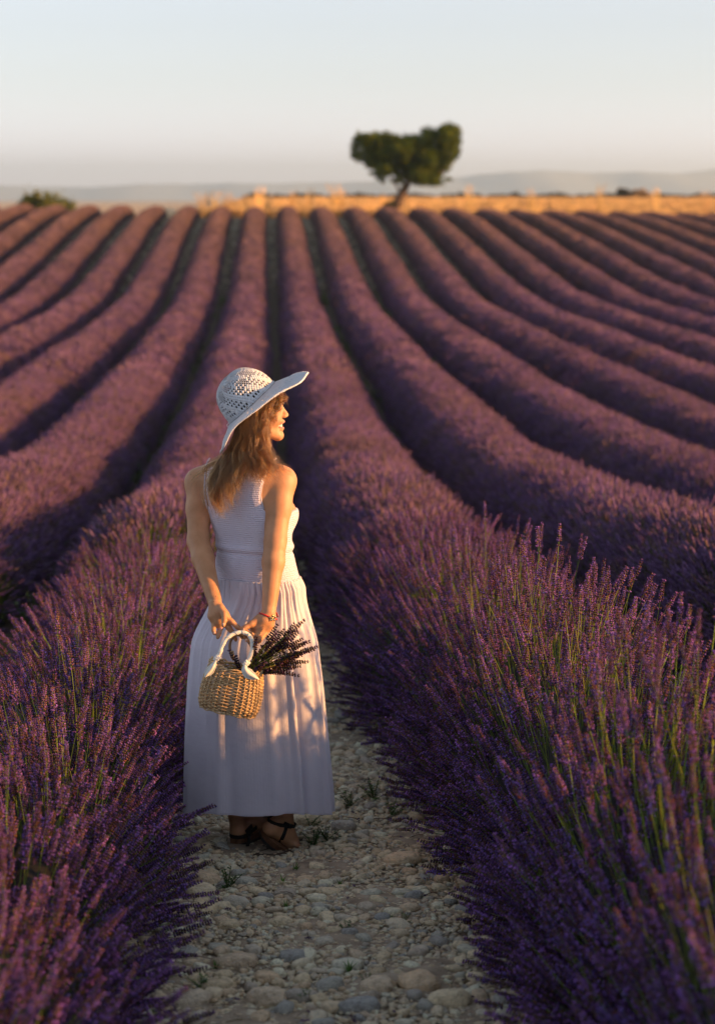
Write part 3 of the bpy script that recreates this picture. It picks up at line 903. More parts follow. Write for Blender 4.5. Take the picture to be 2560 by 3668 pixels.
0 and bush('shrub', 'tall straw green shrub on the crest left of the golden grass', 745, 690, 75, 122, n=1300, seed=5, cols=((.42, .38, .15), (.55, .42, .18)), leaf=.10)
bush('shrub', 'dark leafy shrub at the foot of the lone tree', 1392, 715, 42, 118.2, n=1500, seed=8, cols=((.04, .055, .015), (.09, .08, .02)), leaf=.07)
# pale rock pile
rk = P(600, 716, 121.0); g = float(gz(rk[0], 121.0))
b = stone_mesh(901, .5)
b.v = [a * np.array((1.15, .8, max(.6, (rk[2] - g) * 2.1))) + np.array((rk[0], 121.0, g + .1)) for a in b.v]
tag(b.build('boulder', M['stone'], loc=(rk[0], 121.0, g)), 'pale pinkish boulder on the skyline left of the tall shrub', 'boulder')
# distant hedge on the right
YH = 400.0
root = empty('distant_hedge', (P(2000, 700, YH)[0], YH, float(gz(30, YH))), label='long dark hedge line across the far edge of the golden field', cat='hedge')
r = np.random.default_rng(9); c = []
for i in range(90):
    X = 880 + i * 20 + r.uniform(-5, 5)
    hgt = (20 + 4 * math.sin(i * .7) + r.uniform(-3, 4)) * YH / FPX
    p = P(X, 707, YH); g = float(gz(p[0], YH))
    c.append((np.array((p[0], YH + r.uniform(-2, 2), g + hgt * .4)), (.95, 1.5, hgt * .62)))
leafcloud(q := MB(), c, 16000, .26, r, [(.035, .045, .02), (.06, .05, .025)])
q.build('hedge_foliage', M['tree_leaf'], root, smooth=False)
bush('round_bush', 'dark round bush standing out of the distant hedge on the right', 2232, 670, 52, 300, n=3500, seed=6, leaf=.2, cols=((.04, .04, .02), (.06, .05, .03)))
bush('straw_bush', 'straw coloured bush right beside the dark round bush on the horizon', 2290, 676, 80, 298, n=3500, seed=7, leaf=.2, cols=((.40, .29, .15), (.3, .21, .1)))

# ------------------------------------------------------------------ hills and air
def hills(name, prof, y, depth, lab, mat):
    xs = np.array([p[0] for p in prof], float); yt = np.array([p[1] for p in prof], float)
    X = np.linspace(-900, 3500, 260)
    T = np.interp(X, xs, yt); T = np.convolve(np.pad(T, 6, mode='edge'), np.ones(13) / 13, 'valid')
    T += 1.2 * np.sin(X * .021) + .8 * np.sin(X * .057 + 1)
    rows = []
    top = np.array([P(a, b_, y) for a, b_ in zip(X, T)])
    for fr, hh in ((-1, 0), (-.6, .35), (-.25, .8), (0, 1), (.3, .85), (1, 0)):
        q = top.copy(); q[:, 1] = y + fr * depth + 90 * np.sin(X * .013 + fr * 3)
        q[:, 2] = -16 + (top[:, 2] + 16) * hh
        rows.append(q)
    o = link(bpy.data.objects.new(name, grid_mesh(name, np.array(rows), mat)))
    return tag(o, kind='structure')
M['hill'] = noise_mat('hill', [(0.3, (.30, .38, .46)), (0.7, (.38, .46, .54))], .02, .95)  # pale blue of distant haze is put into the hill colour
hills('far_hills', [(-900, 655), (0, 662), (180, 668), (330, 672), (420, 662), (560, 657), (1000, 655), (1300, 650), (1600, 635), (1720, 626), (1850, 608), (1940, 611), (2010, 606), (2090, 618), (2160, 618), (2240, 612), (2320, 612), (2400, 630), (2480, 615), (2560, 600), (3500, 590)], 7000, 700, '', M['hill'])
bpy.ops.mesh.primitive_cube_add(size=1)
hz = bpy.context.object; hz.name = 'haze'; hz.data.name = 'haze'
hz.scale = (8200, 8300, 140); hz.location = (0, 4010, 140 / 2 - 22)
m = bpy.data.materials.new('haze'); m.use_nodes = True; t = m.node_tree
t.nodes.remove(t.nodes['Principled BSDF'])
pv = nd(t, 'ShaderNodeVolumePrincipled'); pv.inputs['Color'].default_value = (.72, .93, 1.0, 1); pv.inputs['Density'].default_value = .0002; pv.inputs['Anisotropy'].default_value = 0.45
t.links.new(pv.outputs[0], t.nodes['Material Output'].inputs['Volume'])
hz.data.materials.append(m)
tag(hz, kind='stuff', label='thin blue evening haze over the fields', cat='haze')

# ------------------------------------------------------------------ the woman
def surface_nets(D, ax, ay, az):
    nx, ny, nz = D.shape
    S = D < 0
    c = [(i, j, k) for i in (0, 1) for j in (0, 1) for k in (0, 1)]
    sl = lambda A, o: A[o[0]:nx - 1 + o[0], o[1]:ny - 1 + o[1], o[2]:nz - 1 + o[2]]
    anyy = np.zeros((nx - 1, ny - 1, nz - 1), bool); alls = np.ones_like(anyy)
    for o in c: anyy |= sl(S, o); alls &= sl(S, o)
    mix = anyy & ~alls
    I, J, K = np.nonzero(mix)
    idx = -np.ones(mix.shape, np.int64); idx[mix] = np.arange(len(I))
    acc = np.zeros((len(I), 3)); cnt = np.zeros(len(I))
    for a in range(8):
        for b in range(a + 1, 8):
            oa, ob = c[a], c[b]
            if sum(abs(p - q) for p, q in zip(oa, ob)) != 1: continue
            da = D[I + oa[0], J + oa[1], K + oa[2]]; db = D[I + ob[0], J + ob[1], K + ob[2]]
            m = (da < 0) != (db < 0)
            t = np.where(m, da / np.where(m, da - db, 1), 0)
            pa = np.stack([ax[I + oa[0]], ay[J + oa[1]], az[K + oa[2]]], 1); pb = np.stack([ax[I + ob[0]], ay[J + ob[1]], az[K + ob[2]]], 1)
            acc += np.where(m[:, None], pa + (pb - pa) * t[:, None], 0); cnt += m
    v = acc / cnt[:, None]
    Q = []
    for d in range(3):
        A = S[:-1, 1:-1, 1:-1] if d == 0 else S[1:-1, :-1, 1:-1] if d == 1 else S[1:-1, 1:-1, :-1]
        B = S[1:, 1:-1, 1:-1] if d == 0 else S[1:-1, 1:, 1:-1] if d == 1 else S[1:-1, 1:-1, 1:]
        i, j, k = np.nonzero(A != B); flip = A[i, j, k]
        o = [1, 1, 1]; o[d] = 0
        i, j, k = i + o[0], j + o[1], k + o[2]
        e1, e2 = [(0, 1, 2), (1, 2, 0), (2, 0, 1)][d][1:]
        def at(s1, s2):
            q = [i, j, k]; q[e1] = q[e1] + s1; q[e2] = q[e2] + s2
            return idx[q[0], q[1], q[2]]
        q = np.stack([at(-1, -1), at(0, -1), at(0, 0), at(-1, 0)], 1)
        q[~flip] = q[~flip][:, ::-1]
        Q.append(q)
    q = np.concatenate(Q)
    q = q[(q >= 0).all(1)]
    return v, q

class SDF:
    def __init__(self, ax, ay, az):
        self.ax, self.ay, self.az = [np.asarray(a, np.float32) for a in (ax, ay, az)]
        self.D = np.full((len(ax), len(ay), len(az)), 1.0, np.float32)
    def _box(self, lo, hi):
        s = []
        for a, l, h in zip((self.ax, self.ay, self.az), lo, hi):
            s.append(slice(max(0, np.searchsorted(a, l)), min(len(a), np.searchsorted(a, h))))
        X = self.ax[s[0]][:, None, None]; Y = self.ay[s[1]][None, :, None]; Z = self.az[s[2]][None, None, :]
        return tuple(s), X, Y, Z
    def _mix(self, s, d, k, op):
        D = self.D[s]
        if D.size == 0: return
        if op == 'add':
            h = np.clip(.5 + .5 * (D - d) / k, 0, 1); self.D[s] = D + (d - D) * h - k * h * (1 - h)
        else:
            h = np.clip(.5 - .5 * (D + d) / k, 0, 1); self.D[s] = D + (-d - D) * h + k * h * (1 - h)
    def cone(self, a, b, ra, rb, k=.01, op='add'):
        a, b = np.asarray(a, float), np.asarray(b, float); m = max(ra, rb) + k * 2 + .012
        s, X, Y, Z = self._box(np.minimum(a, b) - m, np.maximum(a, b) + m)
        e = b - a; L = float(e @ e) + 1e-9
        t = np.clip(((X - a[0]) * e[0] + (Y - a[1]) * e[1] + (Z - a[2]) * e[2]) / L, 0, 1)
        d = np.sqrt((X - a[0] - t * e[0]) ** 2 + (Y - a[1] - t * e[1]) ** 2 + (Z - a[2] - t * e[2]) ** 2) - (ra + (rb - ra) * t)
        self._mix(s, d, k, op)
    def ell(self, c, r, R=None, k=.01, op='add'):
        c = np.asarray(c, float); m = max(r) + k * 2 + .012
        s, X, Y, Z = self._box(c - m, c + m)
        if R is None: R = np.eye(3)
        dx, dy, dz = X - c[0], Y - c[1], Z - c[2]
        u = [(dx * R[0, i] + dy * R[1, i] + dz * R[2, i]) for i in range(3)]      # columns are the local axes
        k0 = np.sqrt(sum((u[i] / r[i]) ** 2 for i in range(3))); k1 = np.sqrt(sum((u[i] / r[i] ** 2) ** 2 for i in range(3))) + 1e-6
        self._mix(s, k0 * (k0 - 1) / k1, k, op)
    def chain(self, pts, rad, k=.01):
        for i in range(len(pts) - 1): self.cone(pts[i], pts[i + 1], rad[i], rad[i + 1], k)

YW = 7.4
rt = np.array((math.cos(math.radians(30)), -math.sin(math.radians(30)), 0))      # towards her right
fw = np.array((math.sin(math.radians(30)), math.cos(math.radians(30)), 0))       # where her chest faces
# torso table: pixel row, centre column, half width, half depth, forward shift
TT = [(1600, 893, .052, .050, .000), (1630, 890, .060, .052, -.004), (1652, 884, .100, .058, -.010), (1680, 876, .146, .072, -.012), (1715, 872, .162, .086, -.010),
      (1760, 872, .158, .096, -.004), (1810, 880, .152, .100, .000), (1849, 893, .148, .102, .0), (1880, 900, .143, .100, .0), (1913, 906, .138, .096, 0),
      (1950, 911, .135, .095, 0), (1985, 913, .138, .100, 0), (2018, 915, .143, .106, 0), (2060, 920, .149, .111, 0), (2100, 928, .154, .116, 0), (2200, 932, .148, .105, 0), (2350, 930, .14, .10, 0)]
TT = np.array(TT, float)
tz = np.array([P(t[1], t[0], YW)[2] for t in TT]); tx = np.array([P(t[1], t[0], YW)[0] for t in TT])
o_ = np.argsort(tz); tz_, tx_ = tz[o_], tx[o_]; ta_, tb_, tf_ = TT[o_, 2], TT[o_, 3], TT[o_, 4]
ROOTZ = 0.0

def torso(S, grow=0.0, fold=False, k=.02):
    s, X, Y, Z = S._box((-.75, 7.0, tz_[0] - .02), (.1, 7.8, tz_[-1] + .02))
    zc = np.clip(Z, tz_[0], tz_[-1])
    def it(a): return np.interp(zc.ravel(), tz_, a).reshape(zc.shape)
    cx, a, b, f = it(tx_), it(ta_) + grow, it(tb_) + grow, it(tf_)
    if fold:
        zf = P(911, 1962, YW)[2]
        a = a + .006 * np.exp(-((zc - zf - .010) / .011) ** 2) - .004 * np.exp(-((zc - zf + .010) / .008) ** 2)
        b = b + .006 * np.exp(-((zc - zf - .010) / .011) ** 2) - .004 * np.exp(-((zc - zf + .010) / .008) ** 2)
    dx = X - cx - f * fw[0]; dy = Y - YW - f * fw[1]
    u = dx * rt[0] + dy * rt[1]; v = dx * fw[0] + dy * fw[1]
    q = (np.abs(u) / a) ** 2.3 + (np.abs(v) / b) ** 2.3
    q = q ** (1 / 2.3)
    d = (q - 1) * np.minimum(a, b)
    # spine hollow
    d = d + .006 * np.exp(-(u / .022) ** 2) * (v < 0)
    d = np.maximum(d, np.abs(Z - zc) - .001)
    S._mix(s, d.astype(np.float32), k, 'add')

def breasts(S, grow=0.0):
    for sgn in (1, -1):
        c = P(893, 1846, YW) + fw * .083 + rt * .068 * sgn
        S.ell(c, (.068 + grow, .062 + grow, .066 + grow), k=.04)

HY = 7.385
head_f = np.array((math.cos(math.radians(8)), math.sin(math.radians(8)), 0)); head_s = np.array((math.sin(math.radians(8)), -math.cos(math.radians(8)), 0)); up_ = np.array((0, 0, 1.))
HO = P(914, 1450, HY)
def H(f, s, u): return HO + head_f * f + head_s * s + up_ * u
HR = np.stack([head_f, head_s, up_], 1)

# arm joints
R_SH, R_EL, R_WR = P(1010, 1722, 7.335), P(986, 1940, 7.255), P(963, 2182, 7.175)
L_SH, L_EL, L_WR = P(712, 1728, 7.465), P(710, 1938, 7.375), P(768, 2152, 7.195)
HANDY = 7.165

def fingers():
    """chains of (points, radii): pixel column, row, distance"""
    F = []
    def c(pts, rad): F.append(([P(*p) for p in pts], rad))
    y = HANDY
    # left hand of the picture: open palm, thumb towards us, ring and little finger curled
    c([(771, 2165, y + .010), (778, 2195, y), (786, 2222, y - .004)], [.024, .027, .026])
    c([(768, 2178, y + .004), (764, 2205, y), (772, 2230, y)], [.020, .020, .016])
    c([(785, 2180, y - .002), (800, 2205, y - .006), (812, 2225, y - .004)], [.020, .021, .017])
    c([(790, 2180, y - .016), (803, 2200, y - .034), (803, 2222, y - .050), (800, 2240, y - .058)], [.0145, .0115, .0095, .0078])           # thumb
    c([(806, 2205, y - .006), (830, 2228, y - .014), (850, 2246, y - .020), (866, 2257, y - .026)], [.0120, .0095, .0085, .0072])        # index
    c([(798, 2222, y - .002), (820, 2250, y - .006), (838, 2272, y - .004), (844, 2292, y + .002)], [.0120, .0098, .0085, .0072])        # middle
    c([(786, 2228, y - .002), (790, 2250, y - .012), (784, 2270, y - .022), (780, 2284, y - .030)], [.0110, .0092, .0082, .0070])        # ring
    c([(770, 2226, y - .002), (766, 2244, y - .012), (764, 2256, y - .020), (767, 2270, y - .026)], [.0100, .0083, .0072, .0064])        # little
    # right hand of the picture: palm to us, fingers closed round the handle
    c([(962, 2195, y), (945, 2222, y - .004), (930, 2248, y - .010)], [.024, .028, .024])
    c([(970, 2210, y), (962, 2240, y - .004), (945, 2265, y - .010)], [.019, .019, .015])
    c([(950, 2205, y), (925, 2225, y - .006), (908, 2245, y - .012)], [.019, .018, .014])
    c([(925, 2218, y - .012), (900, 2236, y - .026), (880, 2248, y - .036), (866, 2252, y - .040)], [.0135, .0112, .0092, .0074])         # thumb
    c([(932, 2262, y - .018), (912, 2280, y - .040), (892, 2268, y - .056), (874, 2256, y - .056)], [.0112, .0095, .0082, .0070])         # index
    c([(946, 2272, y - .018), (926, 2296, y - .042), (904, 2297, y - .058), (883, 2294, y - .056)], [.0110, .0092, .0080, .0070])         # middle
    c([(918, 2262, y - .010), (896, 2276, y - .012), (882, 2284, y - .026), (874, 2272, y - .038)], [.0105, .0090, .0078, .0066])         # ring
    c([(908, 2260, y - .006), (882, 2272, y - .004), (868, 2282, y - .014), (863, 2268, y - .028)], [.0098, .0082, .0070, .0062])         # little
    return F

# feet (picture left and right)
L_AN, R_AN = P(846, 2930, 7.43), P(1018, 2928, 7.36)
def build_body():
    xs = np.arange(P(640, 2000, YW)[0], P(1120, 2000, YW)[0], .0036)
    ysv = np.arange(6.98, 7.70, .004)
    z_h0, z_h1 = P(900, 1600, YW)[2], P(900, 1340, YW)[2]
    z_a0, z_a1 = P(900, 2320, YW)[2], P(900, 2130, YW)[2]
    zs = np.concatenate([np.arange(-.06, .20, .0036), np.arange(.20, z_a0, .009), np.arange(z_a0, z_a1, .0028), np.arange(z_a1, z_h0, .005), np.arange(z_h0, z_h1, .0026)])
    S = SDF(xs, ysv, zs)
    torso(S)
    breasts(S)
    # neck and shoulders
    S.cone(P(892, 1660, 7.41), H(-.018, 0, -.085), .060, .050, .03)
    for sh, el, wr, si in ((R_SH, R_EL, R_WR, 1), (L_SH, L_EL, L_WR, -1)):
        root = P(884, 1688, YW) + rt * .095 * si + np.array((0, 0, -.012))
        S.cone(root, sh, .052, .048, .035)
        m1 = sh * .55 + el * .45
        S.cone(sh, m1, .048, .0425, .02); S.cone(m1, el, .0425, .0385, .02)
        m2 = el * .7 + wr * .3
        S.cone(el, m2, .0385, .0395, .015); S.cone(m2, wr, .0385, .0255, .015)
    S.ell(P(972, 1966, 7.218), (.011, .006, .0022), k=.004, op='sub'); S.ell(P(975, 1973, 7.219), (.008, .005, .0018), k=.004, op='sub')
    for pts, rad in fingers(): S.chain(pts, rad, .006)
    # head
    S.ell(H(0, 0, .005), (.096, .076, .092), HR, .01)
    S.ell(H(.034, 0, -.045), (.058, .057, .076), HR, .02)
    for s_ in (1, -1):
        S.cone(H(.018, .045 * s_, -.080), H(.078, .008 * s_, -.109), .020, .0165, .02)
        S.ell(H(.062, .036 * s_, -.048), (.026, .022, .024), HR, .015)
        S.ell(H(.083, .022 * s_, .004), (.011, .020, .010), HR, .01)
    S.ell(H(.083, 0, -.111), (.0165, .017, .0155), HR, .012)
    S.cone(H(.089, 0, -.006), H(.1105, 0, -.037), .0075, .0088, .008)
    for s_ in (1, -1):
        S.ell(H(.1015, .0115 * s_, -.041), (.010, .007, .007), HR, .006)
        S.ell(H(.0925, .030 * s_, -.016), (.012, .014, .0085), HR, .008, 'sub')
        S.ell(H(.0795, .031 * s_, -.0155), (.0125, .0125, .0115), HR, .003)
        S.ell(H(.088, .031 * s_, -.009), (.008, .014, .004), HR, .004)       # lid
    S.ell(H(.0915, 0, -.058), (.0125, .024, .0065), HR, .007)
    S.ell(H(.0895, 0, -.087), (.0125, .021, .0065), HR, .007)
    S.ell(H(.092, 0, -.0715), (.020, .027, .0072), HR, .004, 'sub')
    # legs
    for hx, an, kn in ((-.075, L_AN, P(850, 2560, 7.42)), (.075, R_AN, P(1000, 2560, 7.36))):
        hp = P(932, 2230, YW) + rt * hx
        S.cone(hp, kn, .080, .054, .03); S.cone(kn, kn * .62 + an * .38, .050, .050, .02); S.cone(kn * .62 + an * .38, an + (0, 0, .02), .050, .030, .02)
    # left foot: heel near us, toes away to the right
    h = P(856, 3022, 7.39); h[2] = .066
    S.cone(L_AN, h, .029, .029, .012)
    ball = h + np.array((.085, .155, -.018)); toe = h + np.array((.11, .20, -.026))
    S.cone(L_AN + (.01, .02, 0), ball, .026, .024, .015); S.cone(h, ball, .029, .024, .02)
    for i in range(5):
        q = np.array((.84, -.46, 0)) * (i - 2) * .014
        S.cone(ball + q, toe + q * 1.1 - np.array((.0, .010 * abs(i - 3), 0)), .012, .009, .006)
    # right foot: heel lifted, toes to the right
    h2 = P(972, 2966, 7.315); ball2 = P(1046, 3018, 7.375); toe2 = P(1071, 3034, 7.40)
    S.cone(R_AN, h2, .029, .027, .012); S.cone(R_AN + (.006, 0, -.005), ball2, .027, .021, .015); S.cone(h2, ball2, .028, .024, .02)
    for i in range(5):
        q = np.array((-.42, .86, 0)) * (i - 2) * .014
        S.cone(ball2 + q, toe2 + q * 1.1, .0115, .0085, .006)
    v, q = surface_nets(S.D, S.ax.astype(float), S.ay.astype(float), S.az.astype(float))
    return v, q, (h, ball, toe, h2, ball2, toe2)

def skin_mat():
    m, t, b = new_mat('skin')
    tc = nd(t, 'ShaderNodeTexCoord')
    n = nd(t, 'ShaderNodeTexNoise', i_Scale=22, i_Detail=5)
    t.links.new(tc.outputs['Object'], n.inputs['Vector'])
    c = ramp(t, n.outputs[0], [(.3, (.40, .20, .10)), (.6, (.48, .25, .135)), (.8, (.54, .295, .165))])
    v = nd(t, 'ShaderNodeTexVoronoi', i_Scale=26); v.inputs['Randomness'].default_value = 1
    t.links.new(tc.outputs['Object'], v.inputs['Vector'])
    c = mixc(t, (.20, .085, .05), c, ramp(t, v.outputs['Distance'], [(.035, (0, 0, 0)), (.07, (1, 1, 1))]))
    t.links.new(c, b.inputs['Base Color'])
    b.inputs['Roughness'].default_value = .52
    b.inputs['Specular IOR Level'].default_value = .35
    b.inputs['Subsurface Weight'].default_value = .18
    b.inputs['Subsurface Radius'].default_value = (.6, .22, .1)
    b.inputs['Subsurface Scale'].default_value = .012
    n2 = nd(t, 'ShaderNodeTexNoise', i_Scale=120, i_Detail=4)
    t.links.new(tc.outputs['Object'], n2.inputs['Vector'])
    bp = nd(t, 'ShaderNodeBump', i_Strength=.25, i_Distance=.002)
    t.links.new(n2.outputs[0], bp.inputs['Height']); t.links.new(bp.outputs[0], b.inputs['Normal'])
    return m
M['skin'] = skin_mat()
def plain(name, col, rough=.6, spec=.3, metal=0, bump=0, bscale=60, var=.2):
    m, t, b = new_mat(name)
    tc = nd(t, 'ShaderNodeTexCoord'); n = nd(t, 'ShaderNodeTexNoise', i_Scale=bscale, i_Detail=5)
    t.links.new(tc.outputs['Object'], n.inputs['Vector'])
    c = np.array(col)
    t.links.new(ramp(t, n.outputs[0], [(.3, tuple(c * (1 - var))), (.7, tuple(np.clip(c * (1 + var), 0, 1)))]), b.inputs['Base Color'])
    b.inputs['Roughness'].default_value = rough; b.inputs['Specular IOR Level'].default_value = spec; b.inputs['Metallic'].default_value = metal
    if bump:
        bp = nd(t, 'ShaderNodeBump', i_Strength=bump, i_Distance=.003)
        t.links.new(n.outputs[0], bp.inputs['Height']); t.links.new(bp.outputs[0], b.inputs['Normal'])
    return m
M['teeth'] = plain('teeth', (.75, .70, .60), .3, .5, var=.05)
M['lip'] = plain('lip', (.50, .17, .13), .4, .4, var=.1)
M['lash'] = plain('lash', (.03, .018, .012), .7)
M['iris'] = plain('eyeball', (.35, .30, .26), .2, .5, var=.1)
M['strap'] = plain('black_strap', (.012, .011, .012), .85, bump=.4, bscale=200)
M['cork'] = noise_mat('cork', [(0.3, (.10, .045, .022)), (0.7, (.20, .095, .05))], 60, .8, 6, .3, 200, .002)
M['sole'] = plain('rubber_sole', (.03, .028, .028), .7, bump=.8, bscale=90)
M['red'] = plain('red_cord', (.42, .015, .02), .6)
M['gold'] = plain('gold', (.85, .60, .28), .25, .5, metal=1, var=.1)
M['purple_metal'] = plain('ring_metal', (.35, .18, .55), .3, .5, metal=.6)

WL = np.array((P(932, 2600, YW)[0], YW, 0.0))
person = empty('person', WL, label='woman in pale lilac dress and white sun hat standing on the path, back turned', cat='person')
v, q, (fh, fb, ft, gh, gb, gt_) = build_body()
body = link(bpy.data.objects.new('body', fast_mesh('body', v - WL, q, M['skin'])), person)
sm = body.modifiers.new('smooth', 'SMOOTH'); sm.factor = .5; sm.iterations = 2

from mathutils.bvhtree import BVHTree
BVH = [BVHTree.FromPolygons([tuple(a) for a in v], [tuple(int(i) for i in a) for a in q])]
CAMP = Vector((0, 0, CAM_Z))
def snap(X, Y, off=.0025, fall=7.35):
    '''point on the nearest built surface seen at this pixel'''
    d = (Vector(P(X, Y, 7.4)) - CAMP).normalized(); best = None
    for t_ in BVH:
        h = t_.ray_cast(CAMP, d, 12)
        if h[0] is not None and (best is None or h[3] < best): best = h[3]
    if best is None: return P(X, Y, fall)
    return np.array(CAMP + d * (best - off))
def around(c, ax1, ax2, n=30, off=.0025, R0=.12, fall=.035):
    '''ring hugging the body'''
    out = []
    for a in np.linspace(0, 2 * math.pi, n):
        d = ax1 * math.cos(a) + ax2 * math.sin(a)
        h = BVH[0].ray_cast(Vector(c), Vector(d), .09)
        out.append(c + d * ((h[3] if h[0] is not None else fall) + off))
    out = np.array(out); out[-1] = out[0]
    return out
# teeth, lips, eyes
def arc_tube(name, f0, u0, half, depth, r_, mat, n=11, flat=1.0, curve=0.0, parent=None):
    b = MB(); pts = []; rad = []
    for i in range(n):
        t = i / (n - 1) * 2 - 1
        pts.append(H(f0 - depth * t * t, half * t, u0 + curve * t * t)); rad.append(r_ * (1 - .75 * abs(t) ** 3))
    b.tube(pts, rad, 8, flat=flat, up=head_f)
    return b.build(name, mat, parent or person)
tth = MB()
for row, (u0, hh) in enumerate(((-.0685, .0058), (-.0762, .0042))):
    for i in range(9):
        t = (i - 4) / 4.6
        tth.blob(H(.0935 - .016 * t * t, .023 * t, u0 + .003 * t * t), (.0032, .0030, hh), HR, 6, 4)
tth.build('teeth', M['teeth'], body)
arc_tube('upper_lip', .1015, -.0605, .026, .021, .0044, M['lip'], curve=-.010, parent=body)
arc_tube('lower_lip', .0985, -.0845, .024, .019, .0046, M['lip'], curve=.008, parent=body)
for s_ in (1, -1):
    b = MB(); b.blob(H(.0815, .0305 * s_, -.0155), (.0115, .0115, .0115), HR, 12, 8); b.build('eyeball', M['iris'], body)
    b = MB(); pts = [H(.0925 - .008 * t * t, (.0305 + .012 * t) * s_, -.0125 - .003 * t * t) for t in np.linspace(-1, 1.3, 7)]
    b.tube(pts, .0014, 5); b.build('eyelash', M['lash'], body)
    b = MB(); pts = [H(.0955 - .007 * t * t, (.028 + .015 * t) * s_, .0055 - .004 * t * t) for t in np.linspace(-1, 1, 7)]
    b.tube(pts, [.001, .002, .0024, .0024, .002, .0015, .0008], 5); b.build('eyebrow', plain('brow', (.14, .07, .03), .8) if s_ == 1 else bpy.data.materials['brow'], body)
# nails
for (X, Y, dy) in ((800, 2237, -.066), (872, 2256, -.064), (881, 2294, -.063), (768, 2268, -.033)):
    b = MB(); b.blob(P(X, Y, HANDY + dy), (.0042, .0018, .0058), None, 8, 5); b.build('nail', M['teeth'] if False else plain('nail', (.72, .42, .32), .25, .5) if 'nail' not in bpy.data.materials else bpy.data.materials['nail'], body)

# ---- dress
def cloth_mat(name, mode):
    m, t, b = new_mat(name)
    tc = nd(t, 'ShaderNodeTexCoord')
    n = nd(t, 'ShaderNodeTexNoise', i_Scale=9, i_Detail=5)
    t.links.new(tc.outputs['Object'], n.inputs['Vector'])
    t.links.new(ramp(t, n.outputs[0], [(.3, (.56, .52, .64)), (.7, (.64, .60, .71))] if mode == 'smock' else [(.3, (.66, .63, .74)), (.7, (.73, .70, .80))]), b.inputs['Base Color'])
    b.inputs['Roughness'].default_value = .85; b.inputs['Specular IOR Level'].default_value = .15
    b.inputs['Sheen Weight'].default_value = .15
    if mode == 'smock':
        sx = nd(t, 'ShaderNodeSeparateXYZ'); t.links.new(tc.outputs['Object'], sx.inputs[0])
        # rows of gathers
        dn = nd(t, 'ShaderNodeTexNoise', i_Scale=30, i_Detail=2); t.links.new(tc.outputs['Object'], dn.inputs['Vector'])
        z = nd(t, 'ShaderNodeMath', operation='MULTIPLY_ADD', i_1=6.2832 / .0075); t.links.new(sx.outputs[2], z.inputs[0])
        dm = nd(t, 'ShaderNodeMath', operation='MULTIPLY', i_1=5.0); t.links.new(dn.outputs[0], dm.inputs[0]); t.links.new(dm.outputs[0], z.inputs[2])
        s1 = nd(t, 'ShaderNodeMath', operation='SINE'); t.links.new(z.outputs[0], s1.inputs[0])
        mp = nd(t, 'ShaderNodeMapping'); mp.inputs['Scale'].default_value = (1, 1, .42)
        t.links.new(tc.outputs['Object'], mp.inputs[0])
        vo = nd(t, 'ShaderNodeTexVoronoi', i_Scale=330); t.links.new(mp.outputs[0], vo.inputs['Vector'])
        ad = nd(t, 'ShaderNodeMath', operation='MULTIPLY_ADD', i_1=.45); t.links.new(s1.outputs[0], ad.inputs[0]); t.links.new(vo.outputs['Distance'], ad.inputs[2])
        bp = nd(t, 'ShaderNodeBump', i_Strength=.9, i_Distance=.0022); t.links.new(ad.outputs[0], bp.inputs['Height'])
    else:
        at = nd(t, 'ShaderNodeAttribute', attribute_name='around')
        z = nd(t, 'ShaderNodeMath', operation='MULTIPLY', i_1=6.2832 * 190); t.links.new(at.outputs['Fac'], z.inputs[0])
        s1 = nd(t, 'ShaderNodeMath', operation='SINE'); t.links.new(z.outputs[0], s1.inputs[0])
        n2 = nd(t, 'ShaderNodeTexNoise', i_Scale=35, i_Detail=6); t.links.new(tc.outputs['Object'], n2.inputs['Vector'])
        ad = nd(t, 'ShaderNodeMath', operation='MULTIPLY_ADD', i_1=.03); t.links.new(s1.outputs[0], ad.inputs[0]); t.links.new(n2.outputs[0], ad.inputs[2])
        bp = nd(t, 'ShaderNodeBump', i_Strength=.6, i_Distance=.004); t.links.new(ad.outputs[0], bp.inputs['Height'])
    t.links.new(bp.outputs[0], b.inputs['Normal'])
    if mode != 'smock':
        # thin cotton lets some light through
        tr = nd(t, 'ShaderNodeBsdfTranslucent'); tr.inputs[0].default_value = (.72, .64, .74, 1)
        mx = nd(t, 'ShaderNodeMixShader', i_0=.22)
        t.links.new(b.outputs[0], mx.inputs[1]); t.links.new(tr.outputs[0], mx.inputs[2])
        t.links.new(bp.outputs[0], tr.inputs['Normal'])
        t.links.new(mx.outputs[0], t.nodes['Material Output'].inputs[0])
    return m
M['smock'] = cloth_mat('smocked_cotton', 'smock'); M['cotton'] = cloth_mat('ribbed_cotton', 'rib')

